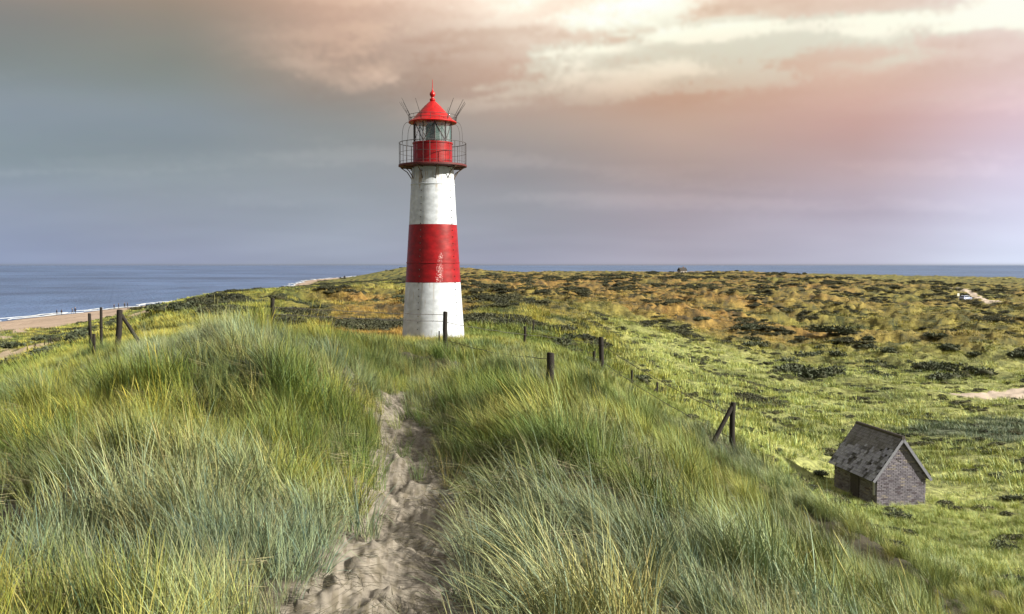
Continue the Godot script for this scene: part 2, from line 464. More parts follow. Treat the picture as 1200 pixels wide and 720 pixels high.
func sky_image() -> Image:
	var w := 2048
	var h := 1024
	var data := PackedByteArray()
	data.resize(w * h * 3)
	var n1 := FastNoiseLite.new()
	n1.seed = 11; n1.frequency = 1.0; n1.fractal_octaves = 5; n1.noise_type = FastNoiseLite.TYPE_SIMPLEX_SMOOTH
	n1.domain_warp_enabled = true; n1.domain_warp_amplitude = 0.9; n1.domain_warp_frequency = 0.6
	var n2 := FastNoiseLite.new()
	n2.seed = 29; n2.frequency = 1.0; n2.fractal_octaves = 3
	# columns of the table, once
	var ai := PackedInt32Array()
	var af := PackedFloat32Array()
	for x in w:
		var az := wrapf((x + 0.5) / w * 360.0, -180.0, 180.0)
		var k := 0
		while k < SKY_AZ.size() - 2 and az > SKY_AZ[k + 1]: k += 1
		ai.append(k); af.append(smoothstep(0.0, 1.0, (az - SKY_AZ[k]) / (SKY_AZ[k + 1] - SKY_AZ[k])) * 0.5 + 0.5 * (az - SKY_AZ[k]) / (SKY_AZ[k + 1] - SKY_AZ[k]))
	var tab := []
	for row in SKY_RGB:
		var rr := []
		for c in row: rr.append(Vector3(c[0], c[1], c[2]))
		tab.append(rr)
	for y in h / 2 + 4:
		var el := maxf(90.0 - (y + 0.5) / h * 180.0, 0.0)
		var r := 0
		while r < SKY_EL.size() - 2 and el > SKY_EL[r + 1]: r += 1
		var f: float = (el - SKY_EL[r]) / (SKY_EL[r + 1] - SKY_EL[r])
		# smooth curve through the rows of the table
		var row := []
		var f2 := f * f
		var f3 := f2 * f
		var wt := [(-f3 + 2 * f2 - f) * 0.5, (3 * f3 - 5 * f2 + 2) * 0.5, (-3 * f3 + 4 * f2 + f) * 0.5, (f3 - f2) * 0.5]
		for k in SKY_AZ.size():
			var s := Vector3.ZERO
			for e in 4: s += (tab[clampi(r - 1 + e, 0, tab.size() - 1)][k] as Vector3) * wt[e]
			row.append(s)
		var se := sin(deg_to_rad(el))
		var step := 1 if el < 40.0 else 2
		# layered cloud: seen on a flat deck, so that it closes up towards the horizon
		var deck := 1.0 / (se + 0.13)
		var high := smooth(8.0, 12.5, el)
		for x in range(0, w, step):
			var k := ai[x]
			var a := af[x]
			var c: Vector3 = (row[k] as Vector3).lerp(row[k + 1], a)
			var az := wrapf((x + 0.5) / w * TAU, -PI, PI)
			var px := sin(az) * deck
			var pz := -cos(az) * deck
			var v := n1.get_noise_2d(px * 0.8 + pz * 0.15, pz * 1.5 - px * 0.35) + 0.16 * smooth(10.5, 13.5, el)
			v += 0.30 * n1.get_noise_2d(px * 2.6 + 30, pz * 4.6) * high
			var soft := n2.get_noise_2d(px * 0.5, pz * 0.8)
			var open := high * smooth(-19.0 - 26.0 * smooth(15.0, 22.0, el), -6.0, rad_to_deg(az)) if az < 1.5 else high
			var cl := smooth(-0.02, 0.36, v + 0.07 ) * open
			# thin cloud lit from above: pale, a little green against the warm air; its lower sides stay warm grey
			c = c.lerp(Vector3(224, 192, 168).lerp(Vector3(228, 232, 214), smooth(-9.0, 1.0, rad_to_deg(az))), cl * 0.7)
			c += Vector3(30, 28, 26) * smooth(0.25, 0.6, v + soft * 0.5) * open
			c -= Vector3(20, 28, 30) * smooth(0.08, 0.5, -v) * open * 0.55
			# faint streaks lower down
			var low := 1.0 - high
			c += Vector3(9, 8, 7) * low * smooth(0.12, 0.55, n1.get_noise_2d(px * 0.35 + 7.0, pz * 0.9)) * smooth(1.0, 4.0, el)
			c += Vector3.ONE * soft * 7.0
			# the thin place where the cloud is brightest
			var da := (rad_to_deg(az) - 4.0) / 10.0
			var de := (el - 15.8) / 1.9
			c += Vector3(44, 48, 48) * exp(-da * da - de * de) * clampf(1.0 + v * 1.6, 0.0, 1.5)
			var br := int(clampf(c.x, 0, 255))
			var bg := int(clampf(c.y, 0, 255))
			var bb := int(clampf(c.z, 0, 255))
			var o := (y * w + x) * 3
			data[o] = br; data[o + 1] = bg; data[o + 2] = bb
			if step == 2:
				data[o + 3] = br; data[o + 4] = bg; data[o + 5] = bb
	# below the horizon: the dull green-grey of land and sea
	var row2 := PackedByteArray()
	row2.resize(w * 3)
	for x in w:
		row2[x * 3] = 120; row2[x * 3 + 1] = 125; row2[x * 3 + 2] = 125
	data = data.slice(0, (h / 2 + 4) * w * 3)
	for y in range(h / 2 + 4, h): data.append_array(row2)
	return Image.create_from_data(w, h, false, Image.FORMAT_RGB8, data)

# ---------------------------------------------------------------- the scene
func _ready() -> void:
	rng.seed = 20
	var cam := Camera3D.new()
	cam.name = "camera"
	cam.position = EYE
	cam.fov = 36.0
	cam.near = 0.05; cam.far = 90000.0
	cam.rotation_degrees = Vector3(-2.53, 0, 0)
	add_child(cam)
	cam.current = true
	var env := Environment.new()
	env.background_mode = Environment.BG_SKY
	var sky := Sky.new()
	var sm := PanoramaSkyMaterial.new()
	sm.panorama = ImageTexture.create_from_image(sky_image())
	sky.sky_material = sm
	env.sky = sky
	env.background_energy_multiplier = 0.43
	env.tonemap_mode = Environment.TONE_MAPPER_LINEAR
	env.tonemap_exposure = 2.32
	env.sdfgi_enabled = true; env.ssao_enabled = true; env.ssil_enabled = true
	var we := WorldEnvironment.new()
	we.environment = env
	we.name = "environment"
	add_child(we)
	var sun := DirectionalLight3D.new()
	sun.name = "sun"
	sun.light_energy = 1.6
	sun.light_color = Color(1.0, 0.965, 0.89)
	sun.light_angular_distance = 1.2
	sun.shadow_enabled = true
	add_child(sun)
	sun.look_at_from_position(SUN * 100.0, Vector3.ZERO)

	n_hill.seed = 4; n_hill.frequency = 0.02; n_hill.fractal_octaves = 4
	n_clump.seed = 8; n_clump.frequency = 1.0; n_clump.fractal_octaves = 3
	n_patch.seed = 15; n_patch.frequency = 0.05; n_patch.fractal_octaves = 4
	n_fine.seed = 23; n_fine.frequency = 1.0; n_fine.fractal_octaves = 3
	n_dune.seed = 31; n_dune.frequency = 0.011; n_dune.fractal_octaves = 3
	solve_survey()
	build_ground()
	build_sea()
	build_lighthouse()
	build_hut()
	build_fences()
	build_car()
	build_people()
	build_far_things()
	build_shrubs()
	build_grass()

# ---------------------------------------------------------------- ground
func build_ground() -> void:
	var azs := PackedFloat32Array()
	var d := -180.0
	while d < 179.9:
		azs.append(deg_to_rad(d))
		d += 0.1 if d >= -37.0 and d < 37.0 else (4.0 if d < -41.0 or d >= 37.0 else maxf(-37.0 - d, 0.1))
	var rs := PackedFloat32Array([0.05, 0.6, 1.0, 1.4, 1.8, 2.2, 2.6, 3.0])
	while rs[rs.size() - 1] < 1560.0: rs.append(rs[rs.size() - 1] * 1.0135)
	var na := azs.size()
	var nr := rs.size()
	var v := PackedVector3Array()
	v.resize(na * nr)
	var kind := PackedByteArray()
	kind.resize(na * nr)
	var col := PackedColorArray()
	col.resize(na * nr)
	for a in na:
		var sx := sin(azs[a])
		var cz := -cos(azs[a])
		for r in nr:
			var x := sx * rs[r]
			var z := cz * rs[r]
			var h := ground_y(x, z)
			var k := sand_at(x, z)
			var c: Color
			if k == 0:
				# grey dune sand mixed with humus under the marram, turf beyond it
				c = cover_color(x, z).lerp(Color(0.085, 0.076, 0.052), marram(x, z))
				if rs[r] < 20.0: c = c.lerp(Color(0.27, 0.24, 0.20), 0.85 * smooth(0.8, 0.45, path_m(x, z) + n_fine.get_noise_2d(x * 2.5, z * 2.5) * 0.5))
				c *= 0.85 + 0.3 * n_clump.get_noise_2d(x * 0.3, z * 0.3)
			elif k == 1:
				# trodden sand: footprints and heaped edges
				h += (n_fine.get_noise_2d(x * 3.4, z * 2.8) * 0.09 + absf(n_fine.get_noise_2d(x * 1.6 + 40, z * 1.6)) * 0.05 - 0.05) * smooth(1.15, 0.6, path_d(x, z))
				c = Color(0.262, 0.237, 0.205) * (0.92 + 0.25 * n_fine.get_noise_2d(x * 2.0, z * 2.0))
				# dark plant litter trodden into it
				c = c.lerp(Color(0.10, 0.085, 0.06), 0.7 * smooth(0.06, 0.3, n_fine.get_noise_2d(x * 13.0 + 9, z * 9.0)))
			elif k == 2:
				c = Color(0.40, 0.31, 0.25) * (0.95 + 0.2 * n_clump.get_noise_2d(x * 0.1, z * 0.04))
				# wrack line and wet sand
				var up := x - coast_x(z)
				c = c.lerp(Color(0.17, 0.12, 0.09), 0.6 * smooth(0.1, 0.3, n_clump.get_noise_2d(x * 0.35 + z * 0.03, z * 0.02)) * smooth(8.0, 12.0, up) * smooth(26.0, 18.0, up))
				if up < 3.0: c = Color(0.25, 0.19, 0.15)
			elif k == 3:
				c = Color(0.46, 0.385, 0.33) * (0.95 + 0.2 * n_clump.get_noise_2d(x * 0.3, z * 0.3))
			else:
				c = Color(0.45, 0.36, 0.26) * (0.95 + 0.25 * n_clump.get_noise_2d(x * 0.5, z * 0.5))
			c.a = 1.0
			v[a * nr + r] = Vector3(x, h, z)
			kind[a * nr + r] = k
			col[a * nr + r] = c
	var n := PackedVector3Array()
	n.resize(na * nr)
	for a in na:
		for r in nr:
			var p := v[((a + 1) % na) * nr + r] - v[((a + na - 1) % na) * nr + r]
			var q := v[a * nr + mini(r + 1, nr - 1)] - v[a * nr + maxi(r - 1, 0)]
			n[a * nr + r] = q.cross(p).normalized() * -1.0
			if n[a * nr + r].y < 0: n[a * nr + r] *= -1.0
	var names := ["ground", "sand_path", "beach", "sandy_track", "sand_patch"]
	var sand_m := grained(Color(1, 1, 1), 0.95, 0.02, 0.9, 0.5, 0.25, true, 7)
	var soil := grained(Color(1, 1, 1), 0.95, 0.015, 0.25, 0.8, 0.5, true, 12)
	var idx := [PackedInt32Array(), PackedInt32Array(), PackedInt32Array(), PackedInt32Array(), PackedInt32Array()]
	for a in na:
		var b := (a + 1) % na
		for r in nr - 1:
			var i0 := a * nr + r
			var i1 := b * nr + r
			if v[i0].y < -2.9 and v[i1 + 1].y < -2.9: continue
			idx[kind[i0]].append_array(PackedInt32Array([i0, i0 + 1, i1 + 1, i0, i1 + 1, i1]))
	for k in 5:
		var map := {}
		var b := MB.new()
		var src: PackedInt32Array = idx[k]
		if k == 0:
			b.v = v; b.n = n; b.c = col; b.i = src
			b.t.resize(v.size())
		else:
			for s in src:
				var m: int = map.get(s, -1)
				if m < 0:
					m = b.v.size()
					map[s] = m
					b.v.append(v[s]); b.n.append(n[s]); b.c.append(col[s]); b.t.append(Vector2.ZERO)
				b.i.append(m)
		if b.i.is_empty(): continue
		tag(obj(names[k], b, soil if k == 0 else sand_m), "", "", "", "structure")

func build_sea() -> void:
	var b := MB.new()
	var azs := []
	var d := -180.0
	while d < 180.01:
		azs.append(deg_to_rad(d))
		d += 0.3 if d >= -36.0 and d < 36.0 else 3.0
	var rs := [60.0]
	while rs[-1] < 60000.0: rs.append(rs[-1] * (1.018 if rs[-1] < 1500 else 1.06))
	var nr := rs.size()
	for a in azs.size():
		for r in nr:
			var x: float = sin(azs[a]) * rs[r]
			var z: float = -cos(azs[a]) * rs[r]
			var off := coast_x(z) - x
			var c := Color(0.076, 0.122, 0.235)
			c *= 0.92 + 0.4 * n_hill.get_noise_2d(x * 0.12, z * 0.12) + 0.35 * n_hill.get_noise_2d(x * 1.2, z * 0.5) * smooth(1500, 400, rs[r])
			c.a = 1
			b.col = c
			var y := 0.0
			if off > -10.0 and off < 70.0 and rs[r] < 700: y = maxf(0, sin(off * 0.42 + n_hill.get_noise_2d(x, z * 0.6) * 5.0)) * 0.5 * smooth(0, 12, off)
			b.vert(Vector3(x, y, z), Vector3.UP)
	for a in azs.size() - 1:
		for r in nr - 1:
			var k := a * nr + r
			b.tri_i(k, k + 1, k + nr + 1); b.tri_i(k, k + nr + 1, k + nr)
	var m := mat(Color(1, 1, 1), 0.45, true)
	m.metallic_specular = 0.22
	m.normal_enabled = true
	m.normal_texture = noise_tex(0.02, Color.BLACK, Color.WHITE, 512, 41, true, 10.0)
	m.normal_scale = 1.0
	m.uv1_triplanar = true; m.uv1_world_triplanar = true
	m.uv1_scale = Vector3(0.06, 0.06, 0.025)
	tag(obj("sea", b, m), "", "", "", "structure")
	# surf: ragged sheets of foam along the waterline and on the breakers behind it
	var s := MB.new()
	var fn := FastNoiseLite.new()
	fn.seed = 77; fn.frequency = 0.03; fn.fractal_octaves = 4
	for line in [[0.6, 0.9, 0.12, 0.12], [4.0, 0.7, 0.3, 0.14]]:
		var z := -110.0
		while z > -1250.0:
			var st := 1.6
			var w0: float = line[1] * (fn.get_noise_2d(z, line[0] * 9) * 2.2 + 0.9 - line[2] * 2.4)
			var w1: float = line[1] * (fn.get_noise_2d(z - st, line[0] * 9) * 2.2 + 0.9 - line[2] * 2.4)
			if w0 > 0.05 and w1 > 0.05:
				var x0: float = coast_x(z) + n_hill.get_noise_2d(z * 0.5, 9.0) * 5.0 - line[0] + fn.get_noise_2d(z * 2, 50) * 3
				var x1: float = coast_x(z) + n_hill.get_noise_2d((z - st) * 0.5, 9.0) * 5.0 - line[0] + fn.get_noise_2d((z - st) * 2, 50) * 3
				var y: float = line[3]
				var p := [Vector3(x0 - w0, y, z), Vector3(x1 - w1, y, z - st), Vector3(x1, y + 0.12, z - st), Vector3(x0, y + 0.12, z), Vector3(x1 + w1, y, z - st), Vector3(x0 + w0, y, z)]
				s.quad(p[0], p[1], p[2], p[3], Vector3.UP)
				s.quad(p[3], p[2], p[4], p[5], Vector3.UP)
			z -= st
	var fm := mat(lin(0.42, 0.45, 0.5), 0.9)
	tag(obj("surf", s, fm), "white surf breaking along the sandy shore", "surf", "", "stuff")

# ---------------------------------------------------------------- lighthouse
func paint_tex(base: Vector3, seed_: int, chips: Array, rust_top: float, rust_all: float, grime: float) -> ImageTexture:
	# weathered paint: base tone, vertical runs of rust, flaked spots
	var w := 512
	var h := 256
	var im := Image.create(w, h, false, Image.FORMAT_RGB8)
	var f := FastNoiseLite.new()
	f.seed = seed_; f.frequency = 0.03; f.fractal_octaves = 4
	for y in h:
		var v := (y + 0.5) / h
		for x in w:
			var blot := f.get_noise_2d(x, y)
			var run := f.get_noise_2d(x * 2.5 + 900, y * 0.22)
			var c := base * (1.0 + grime * blot)
			var rust := smooth(0.12, 0.45, run) * (rust_all + rust_top * smooth(0.55, 1.0, v + blot * 0.3))
			c = c.lerp(Vector3(0.42, 0.30, 0.16), clampf(rust, 0, 0.8))
			if f.get_noise_2d(x * 7 + 50, y * 7) > 0.62: c = c.lerp(Vector3(0.25, 0.17, 0.13), 0.5)
			for q in chips:
				var dx: float = (float(x) / w - q[0]) / q[2]
				var dy: float = (v - q[1]) / q[3]
				if dx * dx + dy * dy < 1.0 and f.get_noise_2d(x * 9.0, y * 6.0 + 300) > 0.10 + 0.25 * (dx * dx + dy * dy):
					c = Vector3(0.74, 0.70, 0.70)
			im.set_pixel(x, y, Color(clampf(c.x, 0, 1), clampf(c.y, 0, 1), clampf(c.z, 0, 1)))
	im.generate_mipmaps()
	return ImageTexture.create_from_image(im)

func painted(tex: Texture2D, rough := 0.5) -> StandardMaterial3D:
	var m := mat(Color(1, 1, 1), rough)
	m.albedo_texture = tex
	m.normal_enabled = true
	m.normal_texture = noise_tex(0.012, Color.BLACK, Color.WHITE, 256, 9, true, 3.0)
	m.normal_scale = 0.25
	return m

func build_lighthouse() -> void:
	var t := thing("lighthouse", TOWER, 0.0, "red and white banded iron lighthouse with red lantern roof on the dune", "lighthouse")
	var white := Vector3(0.70, 0.73, 0.775)
	var red := Vector3(0.48, 0.026, 0.062)
	var w_low := painted(paint_tex(white, 1, [], 0.15, 0.05, 0.13))
	var w_top := painted(paint_tex(white * 0.98, 2, [], 0.5, 0.07, 0.13))
	var r_mid := painted(paint_tex(red, 3, [[0.552, 0.20, 0.022, 0.22], [0.560, 0.42, 0.016, 0.10], [0.536, 0.06, 0.012, 0.06]], 0.05, 0.05, 0.22), 0.42)
	var r_plain := painted(paint_tex(red, 4, [], 0.15, 0.06, 0.2), 0.42)
	var dark := grained(lin(0.035, 0.03, 0.03), 0.6, 0.05, 2.0, 0.3)
	var rail := mat(lin(0.06, 0.055, 0.06), 0.55)
	var b := MB.new()
	b.lathe([[1.50, -0.6], [1.49, 0.02], [1.452, 0.06], [1.27, 2.66]], 72)
	var low := obj("lower_band", b, w_low, t)
	tag(low, "white lower band of the tower")
	b = MB.new()
	b.lathe([[1.27, 2.664], [1.276, 2.668], [1.113, 5.31], [1.107, 5.316]], 72)
	tag(obj("middle_band", b, r_mid, t), "red middle band with flaked pale paint")
	b = MB.new()
	b.lathe([[1.105, 5.32], [0.963, 7.95]], 72)
	tag(obj("upper_band", b, w_top, t), "white upper band with rusty runs")
	# flange rings and rows of bolt heads on the plate joints
	for q in [[7.17, 1.006, w_top], [3.57, 1.222, r_mid]]:
		b = MB.new()
		b.lathe([[q[1], q[0] - 0.03], [q[1] + 0.022, q[0] - 0.022], [q[1] + 0.02, q[0] + 0.022], [q[1] - 0.004, q[0] + 0.03]], 72)
		obj("flange", b, q[2], t)
	for u in [0.43, 0.655]:
		var a: float = u * TAU
		var k := 0
		while k < 26:
			var y := 0.25 + k * 0.3
			var r := 1.452 - (1.452 - 0.963) * y / 7.95
			if absf(y - 7.17) > 0.08:
				b = MB.new()
				var o := Vector3(-sin(a), 0, -cos(a))
				b.tube([o * (r - 0.01) + Vector3(0, y, 0), o * (r + 0.022) + Vector3(0, y, 0)], [0.024, 0.02], 6)
				obj("bolt", b, dark, t)
			k += 1
	# gallery
	b = MB.new()
	b.lathe([[0.0, 7.953], [0.97, 7.953], [1.52, 7.985], [1.58, 8.0], [1.58, 8.075], [1.55, 8.085], [0.0, 8.09]], 64)
	tag(obj("gallery_floor", b, grained(lin(0.16, 0.03, 0.035), 0.6, 0.03, 1.5, 0.3, 0.5), t), "dark red gallery floor")
	for j in 10:
		var a := TAU * (j + 0.35) / 10
		var o := Vector3(-sin(a), 0, -cos(a))
		b = MB.new()
		b.tube([o * 0.985 + Vector3(0, 7.4, 0), o * 1.04 + Vector3(0, 7.52, 0), o * 1.2 + Vector3(0, 7.76, 0), o * 1.46 + Vector3(0, 7.94, 0)], [0.02, 0.022, 0.022, 0.022], 6)
		b.tube([o * 0.99 + Vector3(0, 7.93, 0), o * 1.5 + Vector3(0, 7.955, 0)], [0.026, 0.026], 6)
		obj("bracket", b, grained(lin(0.17, 0.12, 0.09), 0.7, 0.05, 3.0, 0.2), t)
	var railing := MB.new()
	for y in [9.08, 8.62, 8.2]:
		ring(railing, 1.545, y, 0.016 if y > 9 else 0.008, 48)
	var rl := obj("railing", railing, rail, t)
	for j in 32:
		var a := TAU * j / 32
		var o := Vector3(-sin(a), 0, -cos(a)) * 1.545
		b = MB.new()
		b.tube([o + Vector3(0, 8.07, 0), o + Vector3(0, 9.08, 0)], [0.0075, 0.0075] if j % 4 else [0.015, 0.015], 5)
		obj("baluster", b, rail, rl)
	# lantern
	b = MB.new()
	b.lathe([[0.90, 8.085], [0.925, 8.10], [0.925, 8.16], [0.91, 8.18], [0.905, 9.02], [0.935, 9.04], [0.935, 9.10], [0.80, 9.115], [0.0, 9.12]], 56)
	tag(obj("lantern_wall", b, r_plain, t), "red round wall below the lantern glass")
	b = MB.new()
	b.box(Vector3(0.35, 8.55, 0.84), Vector3(0.4, 0.8, 0.03), Basis(Vector3.UP, 0.39))
	var lm := mat(lin(0.05, 0.045, 0.05), 0.5)
	var glass := StandardMaterial3D.new()
	glass.albedo_color = Color(0.62, 0.80, 0.78, 0.06)
	glass.transparency = BaseMaterial3D.TRANSPARENCY_ALPHA
	glass.roughness = 0.03
	var green := StandardMaterial3D.new()
	green.albedo_color = Color(0.15, 0.62, 0.52, 0.25)
	green.transparency = BaseMaterial3D.TRANSPARENCY_ALPHA
	green.roughness = 0.05
	for j in 10:
		var a0 := TAU * j / 10.0 + 0.2
		var a1 := TAU * (j + 1) / 10.0 + 0.2
		var p0 := Vector3(-sin(a0), 0, -cos(a0))
		var p1 := Vector3(-sin(a1), 0, -cos(a1))
		var mid := (p0 + p1).normalized()
		var pane := MB.new()
		var q := [p0 * 0.85, p1 * 0.85, p1 * 0.862, p0 * 0.862]
		var h := []
		for y in [9.13, 9.99]:
			for e in q: h.append(e + Vector3(0, y, 0))
		pane.hexa(h)
		var tint := j == 7
		var po := obj("pane", pane, green if tint else glass, t)
		if tint: tag(po, "green tinted lantern pane")
		b = MB.new()
		b.tube([p0 * 0.88 + Vector3(0, 9.1, 0), p0 * 0.88 + Vector3(0, 10.0, 0)], [0.026, 0.026], 6)
		obj("glazing_bar", b, lm, t)
		b = MB.new()
		b.tube([p0 * 0.885 + Vector3(0, 9.98, 0), p1 * 0.885 + Vector3(0, 9.12, 0)] if j % 2 else [p0 * 0.885 + Vector3(0, 9.12, 0), p1 * 0.885 + Vector3(0, 9.98, 0)], [0.018, 0.018], 6)
		obj("diagonal_bar", b, lm, t)
	# optic: a dark drum of stacked lens rings on a pedestal
	b = MB.new()
	var prof := [[0.0, 9.121], [0.24, 9.121], [0.24, 9.2], [0.3, 9.22]]
	for k in 9:
		prof.append([0.34, 9.24 + k * 0.075]); prof.append([0.30, 9.30 + k * 0.075])
	prof.append([0.22, 9.96]); prof.append([0.0, 9.985])
	b.lathe(prof, 32)
	var om := mat(lin(0.03, 0.027, 0.027), 0.35)
	om.metallic_specular = 0.22
	tag(obj("optic", b, om, t), "dark lens drum inside the lantern")
	# roof
	b = MB.new()
	b.lathe([[0.0, 9.99], [0.95, 9.99], [1.1, 10.0], [1.12, 10.03], [1.1, 10.07], [0.97, 10.13], [0.90, 10.2], [0.62, 10.52], [0.36, 10.80], [0.16, 10.985], [0.11, 11.02]], 56)
	var roof := obj("roof", b, painted(paint_tex(Vector3(0.60, 0.045, 0.06), 6, [], 0.1, 0.04, 0.2), 0.4), t)
	b = MB.new()
	b.lathe([[0.11, 11.02], [0.13, 11.05], [0.13, 11.12], [0.07, 11.15], [0.06, 11.2], [0.10, 11.24], [0.135, 11.32], [0.12, 11.40], [0.06, 11.47], [0.035, 11.52], [0.02, 11.62], [0.010, 12.0], [0.0, 12.02]], 24)
	obj("finial", b, painted(paint_tex(Vector3(0.62, 0.06, 0.07), 7, [], 0.1, 0.05, 0.2), 0.4), roof)
	b = MB.new()
	ring(b, 1.12, 10.34, 0.012, 40)
	ring(b, 1.10, 10.2, 0.010, 40)
	for j in 16:
		var a := TAU * j / 16
		var o := Vector3(-sin(a), 0, -cos(a))
		b.tube([o * 1.08 + Vector3(0, 10.05, 0), o * 1.12 + Vector3(0, 10.34, 0)], [0.009, 0.009], 5)
	obj("roof_rail", b, rail, roof)
	for u in [0.19, 0.215, 0.285, 0.33, 0.43, 0.62, 0.70, 0.725, 0.765, 0.80, 0.02, 0.93]:
		var a: float = u * TAU
		var o := Vector3(-sin(a), 0, -cos(a))
		b = MB.new()
		b.tube([o * 1.09 + Vector3(0, 10.1, 0), o * 1.13 + Vector3(0, 10.34, 0), o * 1.52 + Vector3(0, 11.0 + 0.08 * sin(u * 40), 0)], [0.014, 0.014, 0.010], 5)
		obj("rod", b, rail, roof)
	for u in [0.17, 0.27, 0.73, 0.83]:
		var a: float = u * TAU
		var o := Vector3(-sin(a), 0, -cos(a))
		b = MB.new()
		var pts := []
		var rr := []
		for k in 9:
			var s := k / 8.0
			pts.append(o * (1.40 - 0.34 * s * s * s) + Vector3(0, 9.05 + 1.0 * sin(s * 1.57), 0)); rr.append(0.009)
		b.tube(pts, rr, 5)
		obj("stay", b, rail, t)

func ring(b: MB, r: float, y: float, rad: float, seg: int) -> void:
	var p := []
	var q := []
	for k in seg + 1:
		var a := TAU * k / seg
		p.append(Vector3(sin(a) * r, y, cos(a) * r)); q.append(rad)
	b.tube(p, q, 6, false)

